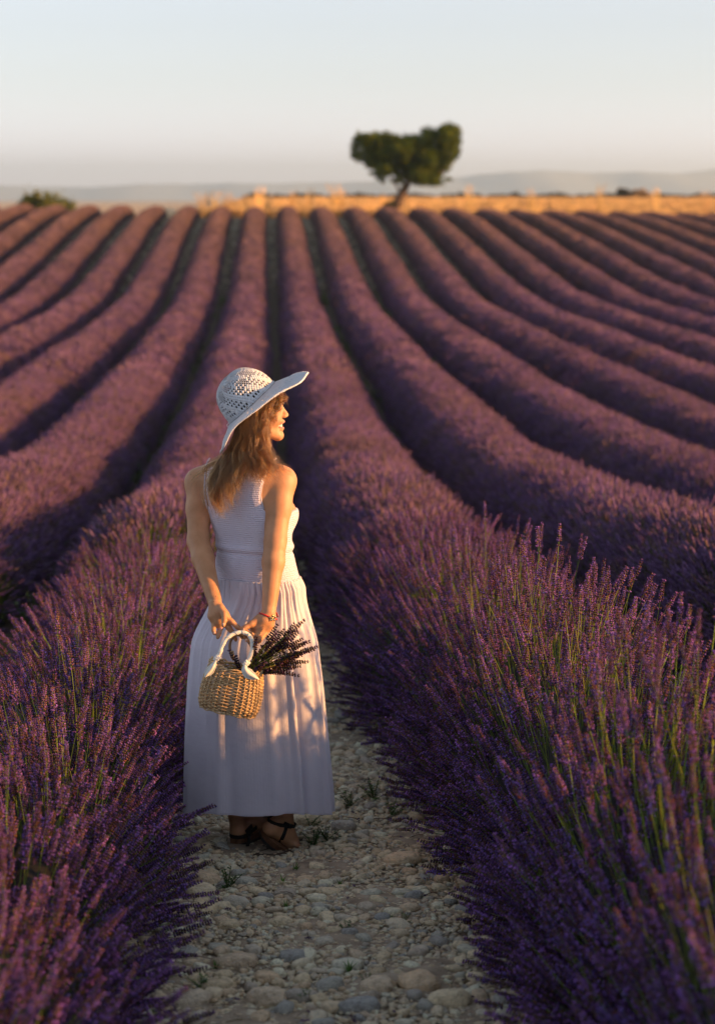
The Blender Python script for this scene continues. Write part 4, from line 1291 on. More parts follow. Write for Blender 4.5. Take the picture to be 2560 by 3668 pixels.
def build_bodice():
    xs = np.arange(P(680, 2000, YW)[0], P(1120, 2000, YW)[0], .0034)
    ysv = np.arange(7.20, 7.66, .0036)
    zs = np.arange(P(900, 2108, YW)[2], P(900, 1625, YW)[2], .0034)
    S = SDF(xs, ysv, zs)
    torso(S, .0075, fold=True)
    breasts(S, .008)
    D = S.D
    X = S.ax[:, None, None]; Y = S.ay[None, :, None]; Z = S.az[None, None, :]
    zz = S.az.astype(float)
    D[:] = np.maximum(D, np.maximum(P(930, 2094, 7.285)[2] - Z, Z - P(900, 1640, YW)[2]))
    # back panel edges: pixel row -> left and right column
    ed = [(1636, 752, 992), (1662, 738, 975), (1700, 735, 950), (1740, 733, 937), (1775, 733, 932), (1800, 738, 935), (1822, 743, 945), (1838, 735, 965), (1850, 600, 1200)]
    ez = np.array([P(900, e[0], 7.3)[2] for e in ed])[::-1]
    el = np.array([P(e[1], e[0], 7.3)[0] for e in ed])[::-1]; er = np.array([P(e[2], e[0], 7.3)[0] for e in ed])[::-1]
    L = np.interp(zz, ez, el)[None, None, :]; Rr = np.interp(zz, ez, er)[None, None, :]
    m = np.maximum(L - X, X - Rr)
    front = Y - YW           # the panel keeps the same edges in front, a little narrower
    D[:] = np.maximum(D, m * .8)
    # scooped top between the straps
    c = P(868, 1600, 7.3)
    return surface_nets(D, S.ax.astype(float), S.ay.astype(float), S.az.astype(float))
v, q = build_bodice()
BVH.append(BVHTree.FromPolygons([tuple(a) for a in v], [tuple(int(i) for i in a) for a in q]))
dress = link(bpy.data.objects.new('dress', fast_mesh('bodice', v - WL, q, M['smock'])), person)
sm = dress.modifiers.new('smooth', 'SMOOTH'); sm.factor = .5; sm.iterations = 2

def build_skirt():
    rowsY = np.array([2088, 2100, 2130, 2210, 2300, 2436, 2476, 2651, 2826, 2905])
    Lx = np.array([779, 772, 744, 704, 690, 675, 672, 663, 659, 658.]); Rx = np.array([1089, 1094, 1104, 1122, 1133, 1152, 1157, 1176, 1194, 1199.])
    n = 380; m = 130
    Yr = np.linspace(2086, 2908, m)
    l = np.interp(Yr, rowsY, Lx); r_ = np.interp(Yr, rowsY, Rx)
    kk = np.exp(-.5 * (np.arange(-5, 6) / 2.5) ** 2); kk /= kk.sum()
    sm_ = lambda a: np.convolve(np.pad(a, 5, mode='reflect', reflect_type='odd'), kk, 'valid')
    l, r_ = sm_(l), sm_(r_)
    V = np.zeros((m, n, 3)); th = np.linspace(0, 2 * math.pi, n, endpoint=False)
    rr = np.random.default_rng(12)
    ph = rr.uniform(0, 6.28, 12)
    for i in range(m):
        a = P(l[i], Yr[i], YW); b_ = P(r_[i], Yr[i], YW)
        cx = (a[0] + b_[0]) / 2; hw = (b_[0] - a[0]) / 2; t = i / (m - 1)
        depth = np.interp(t, [0, .12, .3, 1], [.128, .150, .165, .175])
        depth_f = np.interp(t, [0, .12, .3, 1], [.128, .135, .15, .19])
        gather = np.exp(-t / .14)
        soft = .35 * (1 - math.exp(-t / .25))
        # fabric folds: fine gathers under the seam, a few long folds below
        warp = th + .06 * np.sin(3 * th + ph[0]) + .04 * np.sin(7 * th + ph[1])
        f = (.0055 * (1 - math.exp(-t / .015)) * gather * (np.sin(46 * warp + ph[2]) + .5 * np.sin(83 * warp + ph[3] + 2 * t)))
        f = f + .0035 * min(1, t * 14) * math.exp(-t / .30) * np.sin(21 * warp + ph[4] + 1.0 * t)
        f = f + .003 * soft * 2.2 * np.sin(9 * warp + ph[5] + .6 * t) + .004 * soft * 2 * np.sin(5 * warp + ph[6])
        # sharp long folds at the right side
        for th0, w_, amp in ((math.radians(-58), .055, .022), (math.radians(-28), .05, .026), (math.radians(-78), .07, .010), (math.radians(-118), .09, .010)):
            dth = (th - 2 * math.pi - th0 - .05 * (t - .5) + math.pi) % (2 * math.pi) - math.pi
            f = f + amp * soft * 2.2 * (np.exp(-(dth / w_) ** 2) - .8 * np.exp(-((dth - 1.7 * w_) / (w_ * .9)) ** 2))
        dd = np.where(np.sin(th) < 0, depth, depth_f)
        x = np.sign(np.cos(th)) * np.abs(np.cos(th)) ** .93 * (hw + f); y = np.sin(th) * (dd + f)
        s = np.maximum(0, -np.sin(th))
        zn = P(930, Yr[i] + 13 * t, YW - depth)[2]; zs = zn + ((a[2] + b_[2]) / 2 - zn) * t
        z = zs + (zn - zs) * s + .004 * np.sin(6 * th + 2.0) * sstep(.85, 1, t)
        # the seam ring follows the turned hips
        ta_n = np.interp(zn, tz_, ta_) + .0085; tb_n = np.interp(zn, tz_, tb_) + .0085; tx_n = np.interp(zn, tz_, tx_)
        e = 2 / 2.3; tl_ = th + math.radians(30); cc, ss = np.cos(tl_), np.sin(tl_)
        uu = np.sign(cc) * np.abs(cc) ** e * (ta_n + f); vv = np.sign(ss) * np.abs(ss) ** e * (tb_n + f)
        X0 = tx_n + rt[0] * uu + fw[0] * vv; Y0 = rt[1] * uu + fw[1] * vv
        wt = 1 - sstep(0, .30, t)
        V[i, :, 0] = (cx + x) * (1 - wt) + X0 * wt; V[i, :, 1] = YW + y * (1 - wt) + Y0 * wt; V[i, :, 2] = z
    return V
V = build_skirt()
me = grid_mesh('skirt', V - WL, M['cotton'], wrap=True)
at = me.attributes.new('around', 'FLOAT', 'POINT')
if len(me.vertices) == V.shape[0] * V.shape[1]:
    at.data.foreach_set('value', np.tile(np.linspace(0, 1, V.shape[1], endpoint=False), V.shape[0]).astype(np.float32))
skirt = link(bpy.data.objects.new('skirt', me), dress)
so = skirt.modifiers.new('solid', 'SOLIDIFY'); so.thickness = .0015
# hem and waist seam cords
b = MB(); hemc = np.concatenate([V[-1], V[-1][:1]]); b.tube(hemc + np.array((0, 0, .001)), .0022, 5, caps=False); b.build('hem', M['cotton'], dress)
b = MB(); sc_ = np.concatenate([V[1], V[1][:1]]); b.tube(sc_ + np.array((0, 0, .003)), .0022, 5, caps=False); b.build('waist_seam', M['cotton'], dress)
# dress straps edges over the shoulders
b = MB()
pts = [snap(X, Y, .002) for X, Y in ((752, 1640), (744, 1652), (738, 1668), (735, 1690), (734, 1715), (733, 1745), (733, 1775), (738, 1800), (743, 1822))]
b.tube(pts, .0030, 6)
pts = [snap(X, Y, .002) for X, Y in ((990, 1640), (977, 1652), (964, 1672), (954, 1692), (945, 1715), (937, 1745), (933, 1775), (937, 1800), (945, 1824))]
b.tube(pts, .0030, 6)
b.build('strap_edging', M['cotton'], dress)

# ---- sandals
def ribbon(b, pts, w_, th_, nrm):
    """flat band along pts; nrm points away from the skin"""
    pts = np.asarray(pts, float); n = len(pts); t = np.gradient(pts, axis=0); t /= np.linalg.norm(t, axis=1)[:, None]
    nrm = np.asarray(nrm, float); nrm = nrm if nrm.ndim == 2 else np.tile(nrm, (n, 1)); nrm = nrm / np.linalg.norm(nrm, axis=1)[:, None]
    s = np.cross(t, nrm); s /= np.linalg.norm(s, axis=1)[:, None]
    v = []
    for i in range(n):
        v += [pts[i] + s[i] * w_ / 2, pts[i] + s[i] * w_ / 2 + nrm[i] * th_, pts[i] - s[i] * w_ / 2 + nrm[i] * th_, pts[i] - s[i] * w_ / 2]
    f = []
    for i in range(n - 1):
        for j in range(4): f.append((i * 4 + j, i * 4 + (j + 1) % 4, (i + 1) * 4 + (j + 1) % 4, (i + 1) * 4 + j))
    b.add(v, f)
def sole_loft(pts, width, nrm, t0, t1, grow=0):
    """pts along the foot on the skin side of the sole; stacked outline from t0 to t1 below"""
    pts = np.asarray(pts); d = pts[-1] - pts[0]; d /= np.linalg.norm(d)
    nrm = np.asarray(nrm, float); nrm /= np.linalg.norm(nrm)
    s = np.cross(d, nrm); s /= np.linalg.norm(s)
    L = np.linspace(0, 1, 14); prof = np.interp(L, [0, .06, .2, .45, .72, .92, 1], [.35, .62, .74, .66, 1.0, .72, .3]) * width / 2 + grow
    c = np.stack([np.interp(L, np.linspace(0, 1, len(pts)), pts[:, i]) for i in range(3)], 1)
    b = MB(); v = []; f = []
    for i in range(14):
        for (sg, tt) in ((1, t0), (1, t1), (-1, t1), (-1, t0)): v.append(c[i] + s * sg * prof[i] - nrm * tt)
    for i in range(13):
        for j in range(4): f.append((i * 4 + j, i * 4 + (j + 1) % 4, (i + 1) * 4 + (j + 1) % 4, (i + 1) * 4 + j))
    f += [(3, 2, 1, 0), (52, 53, 54, 55)]
    b.add(v, f); return b
sd = empty('sandal', (float(fh[0]), float(fh[1]), 0)); sd.parent = person; sd.location = np.array((fh[0], fh[1], 0)) - WL
h_ = fh.copy(); h_[2] = .040; a0 = h_ - (.018, .033, 0); a1 = h_ + (.05, .09, -.008); a2 = np.array((ft[0] + .008, ft[1] + .014, .026))
sole_loft([a0, a1, a2], .082, (0, 0, 1), -.004, .012).build('footbed', M['cork'], sd, smooth=False)
sole_loft([a0, a1, a2], .084, (0, 0, 1), .0125, .022).build('sole', M['sole'], sd, smooth=False)
def ring_band(name, c, rx, ry, ax1, ax2, w_, par, a0_=0, a1_=360, n=28, off=.002):
    b = MB(); an = np.radians(np.linspace(a0_, a1_, n))
    pts = [c + ax1 * math.cos(a) * rx + ax2 * math.sin(a) * ry for a in an]; nr = [ax1 * math.cos(a) + ax2 * math.sin(a) for a in an]
    ribbon(b, pts, w_, .003, np.array(nr)); return b.build(name, M['strap'], par, smooth=False)
def wrap_strap(name, pts, c, w_, par):
    b = MB(); pts = np.asarray(pts); ribbon(b, pts, w_, .003, pts - c + 1e-5); return b.build(name, M['strap'], par, smooth=False)
ca = P(852, 2980, 7.412)
wrap_strap('ankle_strap', around(ca, np.array((.97, .22, .08)), np.array((-.22, .97, .06)), 30), ca, .014, sd)
b = MB()
ribbon(b, [snap(X, Y) for X, Y in ((888, 2972), (891, 2988), (891, 3004), (888, 3022), (884, 3036))], .013, .003, (.55, -.8, .1))
ribbon(b, [snap(X, Y) for X, Y in ((880, 2983), (888, 2974), (896, 2965), (903, 2958))], .016, .005, (.3, -.95, .1))
b.build('side_strap', M['strap'], sd, smooth=False)
ribbon(b := MB(), [fb + (-.05, .02, .0), fb + (-.02, .0, .032), fb + (.02, -.012, .030), fb + (.045, -.03, -.005)], .03, .003, (0, 0, 1)); b.build('toe_strap', M['strap'], sd, smooth=False)
sd2 = empty('sandal', (0, 0, 0)); sd2.parent = person; sd2.location = np.array((gh[0], gh[1], 0)) - WL
n2 = np.array((.42, -.22, .88)); n2 /= np.linalg.norm(n2)
e0 = P(940, 2978, 7.315); e1 = P(985, 3014, 7.33); e2 = P(1035, 3046, 7.375); e3 = P(1084, 3052, 7.41)
nn = np.array((.45, -.35, .82))
sole_loft([e0, e1, e2, e3], .085, nn, -.010, .012).build('footbed', M['cork'], sd2, smooth=False)
sole_loft([e0, e1, e2, e3], .088, nn, .0125, .024, .001).build('sole', M['sole'], sd2, smooth=False)
cb = P(1005, 2945, 7.342)
wrap_strap('ankle_strap', around(cb, np.array((.92, .0, -.38)), np.array((.0, 1.0, .0)), 30), cb, .014, sd2)
b = MB()
ribbon(b, [snap(X, Y) for X, Y in ((1026, 2956), (1022, 2972), (1017, 2988), (1010, 3004), (1003, 3018))], .014, .003, (.35, -.93, .1))
ribbon(b, [snap(X, Y) for X, Y in ((1016, 2950), (1026, 2956), (1036, 2960), (1044, 2961))], .017, .005, (.2, -.98, .1))
b.build('side_strap', M['strap'], sd2, smooth=False)

# ---- bracelet and ring
b = MB(); pts = [snap(X, Y, .0015) for X, Y in ((932, 2199), (938, 2199), (948, 2203), (960, 2208), (972, 2213), (984, 2217), (992, 2219))]
c_ = np.mean(pts, 0) + (0, .034, 0)
pts = pts + [pts[-1] + (.004, .018, .0), c_ + (.026, .010, .004), c_ + (0, .026, 0), c_ + (-.026, .010, .006), pts[0] + (-.004, .018, .0), pts[0]]
b.tube(pts, .0028, 6, caps=False)
br = b.build('bracelet', M['red'], person)
fl = MB(); cf = snap(976, 2214, .007)
for i in range(5):
    a = 2 * math.pi * i / 5 + .4; d = np.array((math.cos(a), -.25, math.sin(a)))
    Rm = np.stack([d / np.linalg.norm(d), np.array((0, 1., 0)), np.cross(d / np.linalg.norm(d), (0, 1., 0))], 1)
    fl.blob(cf + d * .0068, (.0062, .0015, .0042), Rm, 8, 5)
fl.blob(cf + (0, -.003, 0), (.0028, .0028, .0028), None, 8, 5)
cg = snap(988, 2222, .007)
for i in range(4):
    a = 2 * math.pi * i / 4 + .2; d = np.array((math.cos(a), -.2, math.sin(a))); Rm = np.stack([d / np.linalg.norm(d), np.array((0, 1., 0)), np.cross(d / np.linalg.norm(d), (0, 1., 0))], 1)
    fl.blob(cg + d * .0045, (.004, .0013, .003), Rm, 7, 4)
fl.build('gold_flower', M['gold'], br)
b = MB(); c0 = P(788, 2251, HANDY - .013); b.tube([c0 + np.array((math.cos(a) * .0098, math.sin(a) * .0098, .003 * math.cos(a))) for a in np.linspace(0, 6.283, 17)], .0014, 5, caps=False); b.build('finger_ring', M['purple_metal'], person)

# ---- hat (worn, so a part of the person)
def straw_mat():
    m, t, b = new_mat('white_straw')
    tc = nd(t, 'ShaderNodeTexCoord'); 
    at = nd(t, 'ShaderNodeAttribute', attribute_name='weave')
    sp = nd(t, 'ShaderNodeSeparateXYZ'); t.links.new(at.outputs['Vector'], sp.inputs[0])
    out = []
    for k in (0, 1):
        s = nd(t, 'ShaderNodeMath', operation='SINE'); t.links.new(sp.outputs[k], s.inputs[0]); out.append(s.outputs[0])
    ml = nd(t, 'ShaderNodeMath', operation='MULTIPLY'); t.links.new(out[0], ml.inputs[0]); t.links.new(out[1], ml.inputs[1])
    n = nd(t, 'ShaderNodeTexNoise', i_Scale=60, i_Detail=4); t.links.new(tc.outputs['Object'], n.inputs['Vector'])
    t.links.new(ramp(t, n.outputs[0], [(.3, (.68, .72, .81)), (.7, (.80, .83, .88))]), b.inputs['Base Color'])
    b.inputs['Roughness'].default_value = .7; b.inputs['Specular IOR Level'].default_value = .25
    bp = nd(t, 'ShaderNodeBump', i_Strength=.9, i_Distance=.002); t.links.new(ml.outputs[0], bp.inputs['Height']); t.links.new(bp.outputs[0], b.inputs['Normal'])
    tr = nd(t, 'ShaderNodeBsdfTranslucent'); tr.inputs[0].default_value = (.7, .68, .64, 1)
    mx = nd(t, 'ShaderNodeMixShader', i_0=.22)
    t.links.new(b.outputs[0], mx.inputs[1]); t.links.new(tr.outputs[0], mx.inputs[2]); t.links.new(mx.outputs[0], t.nodes['Material Output'].inputs[0])
    return m
M['straw'] = straw_mat()
ang = math.radians(42.5)
hf = np.array((math.cos(ang), .06, math.sin(ang))); hf /= np.linalg.norm(hf)         # towards the front of the hat
ha = np.array((-math.sin(ang), -.03, math.cos(ang))); ha -= hf * (ha @ hf); ha /= np.linalg.norm(ha)
hs = np.cross(ha, hf)        # sideways
if hs[1] > 0: hs = -hs       # towards the camera
HC = P(902, 1443, 7.385)
RF, RS = .107, .088
def hat_pt(a, rf, rs, h): return HC + hf * math.cos(a) * rf + hs * math.sin(a) * rs + ha * h
n = 110; prof = []
for i in range(30):                      # crown from its top centre down to the band
    t = i / 29
    ph = t * math.pi / 2
    rad = math.sin(ph) ** .86
    hgt = .128 * max(0.0, math.cos(ph)) ** .80
    prof.append((rad * (1 - .045 * (1 - t) * t), hgt))
V = np.zeros((30, n, 3)); W = np.zeros((30, n, 3))
for i, (rad, hgt) in enumerate(prof):
    for j in range(n):
        a = 2 * math.pi * j / n
        V[i, j] = hat_pt(a, RF * max(rad, .004), RS * max(rad, .004), hgt * (1 + .03 * math.sin(2 * a + .6) * rad) + .002 * math.sin(5 * a + i * .3))
        W[i, j] = (a * n / 2 * 1.0, i * 3.14159, 0)
mask = np.ones((29, n), bool)
for i in range(29):
    for j in range(n):
        if i < 4: continue
        # fine openwork everywhere on the lower crown, larger holes in a stepped diagonal band
        blk = j // 10
        step = (blk * 1) % 3
        lo = 9 + step * 3
        if lo <= i < lo + 7 and i % 2 == 0 and j % 2 == 0 and (j % 10) < 8: mask[i, j] = False
        if j % 2 == 1 and i % 2 == 1 and ((i * 37 + j * 17) % 5 < 3) and i > 6: mask[i, j] = False
me = grid_mesh('hat_crown', V - WL, M['straw'], wrap=True, mask=mask)
hat = link(bpy.data.objects.new('sun_hat', me), person)
def weave_attr(me, W):
    if len(me.vertices) == W.shape[0] * W.shape[1]:
        at = me.attributes.new('weave', 'FLOAT_VECTOR', 'POINT'); at.data.foreach_set('vector', W.reshape(-1).astype(np.float32))
weave_attr(me, W)
so = hat.modifiers.new('solid', 'SOLIDIFY'); so.thickness = .0016; so.offset = 0
# brim
nb = 22; n = 220; V = np.zeros((nb, n, 3)); W = np.zeros((nb, n, 3))
for i in range(nb):
    t = i / (nb - 1)
    for j in range(n):
        a = 2 * math.pi * j / n; c = math.cos(a)
        width = .116 + .010 * c
        droop = math.radians(7 + 21 * c * c + 2 * math.sin(2 * a + .5) + 2 * math.sin(3 * a))
        wv = .006 * t * math.sin(3 * a + 1.0) + .003 * t * math.sin(7 * a)
        out = width * (t * math.cos(droop)); dn = -width * math.sin(droop) * t * (.75 + .25 * t) + wv
        V[i, j] = HC + hf * c * (RF + out) + hs * math.sin(a) * (RS + out * .98) + ha * dn
        W[i, j] = (a * n / 2 * .9, i * 3.14159, 0)
mask = np.ones((nb - 1, n), bool)
for i in range(nb - 1):
    for j in range(n):
        if i in (9, 10, 12, 13) and (j // 2) % 7 in (0, 2) and j % 2 == 0: mask[i, j] = False
me = grid_mesh('brim', V - WL, M['straw'], wrap=True, mask=mask); weave_attr(me, W)
brim = link(bpy.data.objects.new('brim', me), hat)
so = brim.modifiers.new('solid', 'SOLIDIFY'); so.thickness = .0020; so.offset = 0
edge = V[-1]
b = MB(); rr = np.random.default_rng(3)
for j in range(n):            # crocheted edge: little loops side by side
    p = edge[j]; p2 = edge[(j + 1) % n]
    o = (p - HC); o /= np.linalg.norm(o)
    b.blob((p + p2) / 2 + o * rr.uniform(0, .002), (.0036, .0036, .0036 * rr.uniform(.8, 1.4)), None, 6, 4)
b.build('brim_edge', M['straw'], hat)
b = MB(); pts = [hat_pt(a, RF + .0025, RS + .0025, .004) for a in np.linspace(0, 2 * math.pi, 90)]
b.tube(pts, .0017, 6, caps=False); b.build('hat_cord', M['straw'], hat)
b = MB(); k0 = P(821, 1514, 7.36)
b.blob(k0, (.004, .004, .004), None, 7, 5)
b.tube([k0, P(813, 1520, 7.355), P(816, 1530, 7.352), P(819, 1545, 7.35)], .0011, 5); b.tube([k0, P(817, 1517, 7.355), P(812, 1523, 7.352), P(815, 1528, 7.35)], .0011, 5)
b.build('cord_knot', M['straw'], hat)

# ---- hair as curves
def hair_mat():
    m = bpy.data.materials.new('hair'); m.use_nodes = True; t = m.node_tree
    t.nodes.remove(t.nodes['Principled BSDF'])
    h = t.nodes.new('ShaderNodeBsdfHairPrincipled')
    h.parametrization = 'COLOR'
    hi = nd(t, 'ShaderNodeHairInfo'); la = nd(t, 'ShaderNodeAttribute', attribute_name='lock'); hm = nd(t, 'ShaderNodeMath', operation='MULTIPLY_ADD', i_1=.35); t.links.new(hi.outputs['Random'], hm.inputs[0]); t.links.new(la.outputs['Fac'], hm.inputs[2])
    c = ramp(t, hm.outputs[0], [(0, (.018, .007, .002)), (.45, (.045, .017, .005)), (.8, (.11, .045, .011)), (1, (.24, .11, .03))])
    t.links.new(c, h.inputs['Color'])
    h.inputs['Roughness'].default_value = .35; h.inputs['Radial Roughness'].default_value = .45
    t.links.new(h.outputs[0], t.nodes['Material Output'].inputs[0])
    return m
M['hair'] = hair_mat()
# guides: (column, row, distance) from the scalp to the tip
G = []
def g(w_, spread, *pts): G.append((w_, spread, np.array([P(*p) for p in pts])))
g(1.0, .007, (862, 1470, 7.33), (858, 1550, 7.345), (830, 1610, 7.32), (792, 1680, 7.275), (768, 1740, 7.262), (768, 1795, 7.262), (790, 1850, 7.265))
g(1.0, .007, (858, 1480, 7.34), (850, 1560, 7.355), (815, 1625, 7.33), (775, 1680, 7.295), (750, 1730, 7.28), (748, 1780, 7.28), (762, 1822, 7.285))
g(1.0, .008, (868, 1470, 7.33), (864, 1560, 7.335), (842, 1625, 7.30), (812, 1690, 7.262), (796, 1740, 7.25), (792, 1790, 7.25), (805, 1838, 7.255))
g(.9, .009, (872, 1470, 7.32), (870, 1560, 7.32), (855, 1630, 7.29), (832, 1690, 7.255), (815, 1735, 7.245), (808, 1770, 7.245), (818, 1812, 7.25))
g(.6, .009, (878, 1470, 7.32), (876, 1570, 7.315), (866, 1640, 7.28), (850, 1700, 7.25), (842, 1745, 7.245), (850, 1775, 7.25))
g(.5, .010, (886, 1470, 7.31), (886, 1570, 7.30), (876, 1640, 7.27), (866, 1690, 7.247), (870, 1730, 7.245))
g(1.0, .010, (895, 1460, 7.30), (897, 1560, 7.29), (892, 1630, 7.26), (900, 1680, 7.24), (915, 1715, 7.235), (930, 1728, 7.235))
g(1.2, .010, (910, 1450, 7.30), (912, 1540, 7.28), (907, 1610, 7.255), (925, 1660, 7.237), (940, 1700, 7.232), (953, 1722, 7.232))
g(1.3, .009, (928, 1440, 7.305), (930, 1520, 7.28), (925, 1590, 7.26), (943, 1640, 7.242), (965, 1680, 7.235), (982, 1705, 7.235))
g(1.2, .008, (945, 1430, 7.31), (943, 1510, 7.29), (934, 1570, 7.272), (946, 1620, 7.258), (972, 1655, 7.248), (995, 1690, 7.243))
g(1.0, .007, (953, 1425, 7.33), (950, 1480, 7.297), (940, 1540, 7.282), (938, 1590, 7.275), (958, 1630, 7.265), (983, 1660, 7.255))
g(.9, .005, (964, 1412, 7.335), (962, 1450, 7.302), (947, 1500, 7.295), (940, 1550, 7.288), (940, 1600, 7.28), (955, 1640, 7.27))
g(.9, .006, (976, 1412, 7.338), (984, 1432, 7.315), (972, 1460, 7.31), (955, 1500, 7.302), (944, 1545, 7.295), (942, 1590, 7.285))
g(.6, .005, (988, 1414, 7.342), (1003, 1424, 7.325), (1000, 1437, 7.318), (985, 1462, 7.312), (966, 1490, 7.308))
g(.25, .004, (998, 1414, 7.362), (1011, 1420, 7.352), (1014, 1426, 7.347), (1010, 1440, 7.342))
g(.9, .012, (900, 1500, 7.42), (905, 1580, 7.40), (920, 1630, 7.37), (960, 1655, 7.33), (1000, 1675, 7.30), (1030, 1688, 7.29))
g(.12, .008, (880, 1500, 7.39), (860, 1580, 7.37), (800, 1640, 7.32), (750, 1670, 7.32), (715, 1690, 7.36), (698, 1730, 7.38))
wts = np.array([a[0] for a in G]); wts /= wts.sum()
rr = np.random.default_rng(21)
NP_ = 26
cap = MB(); cap.blob(H(-.012, 0, .010), (.094, .082, .096), HR, 28, 20)
cap.v[0] = cap.v[0]
M['hair_cap'] = plain('dark_hair_cap', (.022, .011, .006), .7, .2, bump=.6, bscale=90)
cap.build('hair_cap', M['hair_cap'], person)
def resample(p, n):
    d = np.r_[0, np.cumsum(np.linalg.norm(np.diff(p, axis=0), axis=1))]; d /= d[-1]
    t = np.linspace(0, 1, n)
    q = np.stack([np.interp(t, d, p[:, i]) for i in range(3)], 1)
    for _ in range(3): q[1:-1] = (q[:-2] + 2 * q[1:-1] + q[2:]) / 4
    return q
GR = [resample(a[2], NP_) for a in G]
strands = []; radii = []; lockv = []
t = np.linspace(0, 1, NP_)[:, None]
NCL = 240
for c_i in range(NCL):                      # locks, then strands inside each lock
    gi = rr.choice(len(G), p=wts); gj = min(len(G) - 1, max(0, gi + rr.integers(-1, 2)))
    if abs(gi - gj) and (gi >= 14 or gj >= 14): gj = gi
    f = rr.random() * .6
    base = GR[gi] * (1 - f) + GR[gj] * f
    off = rr.normal(0, G[gi][1], 3) * (1, .9, .6)
    ln = rr.uniform(.72, 1.04); lv = rr.random() * .65
    ph = rr.uniform(0, 6.28, 2); am = rr.uniform(.007, .019); fr = rr.uniform(10, 22)
    for s_i in range(rr.integers(12, 26)):
        so_ = rr.normal(0, .0034, 3)
        l2 = ln * rr.uniform(.85, 1.0)
        p = np.stack([np.interp(np.linspace(0, l2, NP_), np.linspace(0, 1, NP_), base[:, i]) for i in range(3)], 1)
        if l2 > 1: p = p + (base[-1] - base[-2]) * np.clip(np.linspace(0, l2, NP_)[:, None] - 1, 0, 1) * NP_
        p = p + off * (.35 + .9 * t) + so_ * (1.2 - .7 * t + .6 * t ** 3)
        wv = am * t * (1 + .25 * rr.normal())
        p = p + np.concatenate([wv * np.sin(t * fr + ph[0] + .25 * rr.normal()), wv * .6 * np.sin(t * fr + ph[1]), 0 * t], 1)
        strands.append(p); lockv.append(lv)
for c_i in range(800):                      # flyaway strands
    gi = rr.choice(len(G), p=wts)
    p = GR[gi] + rr.normal(0, .011, 3) * (.3 + t) + np.cumsum(rr.normal(0, .0016, (NP_, 3)), 0)
    strands.append(p); lockv.append(.3)
strands = np.array(strands)
ns = len(strands)
hc = bpy.data.hair_curves.new('hair')
hc.add_curves([NP_] * ns)
hc.attributes['position'].data.foreach_set('vector', (strands - WL).astype(np.float32).ravel())
ra = hc.attributes.get('radius') or hc.attributes.new('radius', 'FLOAT', 'POINT')
rad = np.outer(np.r_[np.full(ns - 800, 1.0), np.full(800, .45)], np.interp(np.linspace(0, 1, NP_), [0, .5, 1], [.0008, .0007, .0002])).ravel()
ra.data.foreach_set('value', rad.astype(np.float32))
hc.materials.append(M['hair'])
la_ = hc.attributes.new('lock', 'FLOAT', 'CURVE'); la_.data.foreach_set('value', np.array(lockv, np.float32))
hair = link(bpy.data.objects.new('hair', hc), person)
sc.cycles_curves.shape = 'RIBBONS' if hasattr(sc, 'cycles_curves') else None

# ------------------------------------------------------------------ the wicker basket (held, so a thing of its own)
YB = 7.075
M['wicker'] = plain('wicker', (.52, .36, .19), .45, .45, bump=.3, bscale=80, var=.35)
M['wicker_dark'] = plain('dark_wicker', (.20, .10, .04), .45, .45, bump=.3, bscale=80, var=.3)
M['white_cloth'] = plain('white_cloth', (.72, .71, .66), .8, .2, bump=.25, bscale=40, var=.06)
tl = math.radians(-11.5)
bx_ = np.array((math.cos(tl), -.10, math.sin(tl))); bx_ /= np.linalg.norm(bx_)
bz_ = np.array((math.sin(-tl), -.02, math.cos(tl))); bz_ -= bx_ * (bz_ @ bx_); bz_ /= np.linalg.norm(bz_)
by_ = np.cross(bz_, bx_)
BC = P(832, 2462, YB)
def Bp(x, y, z): return BC + bx_ * x + by_ * y + bz_ * z
def bprof(z):   # half width and half depth of the basket at height z (from -.072 to .072)
    t = (z + .075) / .15
    return np.interp(t, [0, .12, .4, .7, 1.0], [.098, .106, .1065, .101, .090]) , np.interp(t, [0, .12, .4, .7, 1.0], [.058, .064, .066, .060, .050])
def bpt(a, z, grow=0):
    hw, hd = bprof(z); c, s = math.cos(a), math.sin(a); e = .72
    x = math.copysign(abs(c) ** e, c) * (hw + grow); y = math.copysign(abs(s) ** e, s) * (hd + grow)
    # the left end rises, the rim dips in the middle
    dip = .010 * (x / hw) ** 2 * ((z + .075) / .15) - .004
    return Bp(x, y, z + dip)
basket = empty('wicker_basket', tuple(BC - np.array((0, 0, .09))), label='small honey coloured wicker basket with white wrapped handle hanging from the woman\'s hands', cat='basket')
NS = 30
for i in range(NS):
    a = 2 * math.pi * (i + .25) / NS
    b = MB(); b.tube([bpt(a, z, .0012) for z in np.linspace(-.078, .070, 9)], .0027, 5); b.build('stake', M['wicker'], basket)
rows = 25
for rix in range(rows):
    z = -.076 + .138 * rix / (rows - 1)
    n = NS * 4; pts = []
    for j in range(n + 1):
        a = 2 * math.pi * j / n
        ph = math.pi * ((a * NS / (2 * math.pi)) - .25) + (math.pi if rix % 2 else 0)
        pts.append(bpt(a, z + .0006 * math.sin(a * 3 + rix), .0034 * math.cos(ph)))
    b = MB(); b.tube(pts, .0021 if rix % 3 else .0024, 5, caps=False); b.build('weaver', M['wicker'], basket)
for rix in range(3):
    pts = [bpt(a, .068 + .004 * rix + .0035 * math.sin(a * 14 + rix * 2.1), .002 + .0035 * math.cos(a * 14 + rix * 2.1)) for a in np.linspace(0, 2 * math.pi, 150)]
    b = MB(); b.tube(pts, .0032, 6, caps=False); b.build('rim_braid', M['wicker'], basket)
for rix in range(2):
    pts = [bpt(a, -.080 + .003 * rix + .0025 * math.sin(a * 12 + rix * 3), .0005) for a in np.linspace(0, 2 * math.pi, 120)]
    b = MB(); b.tube(pts, .0026, 6, caps=False); b.build('base_braid', M['wicker'], basket)
b = MB()
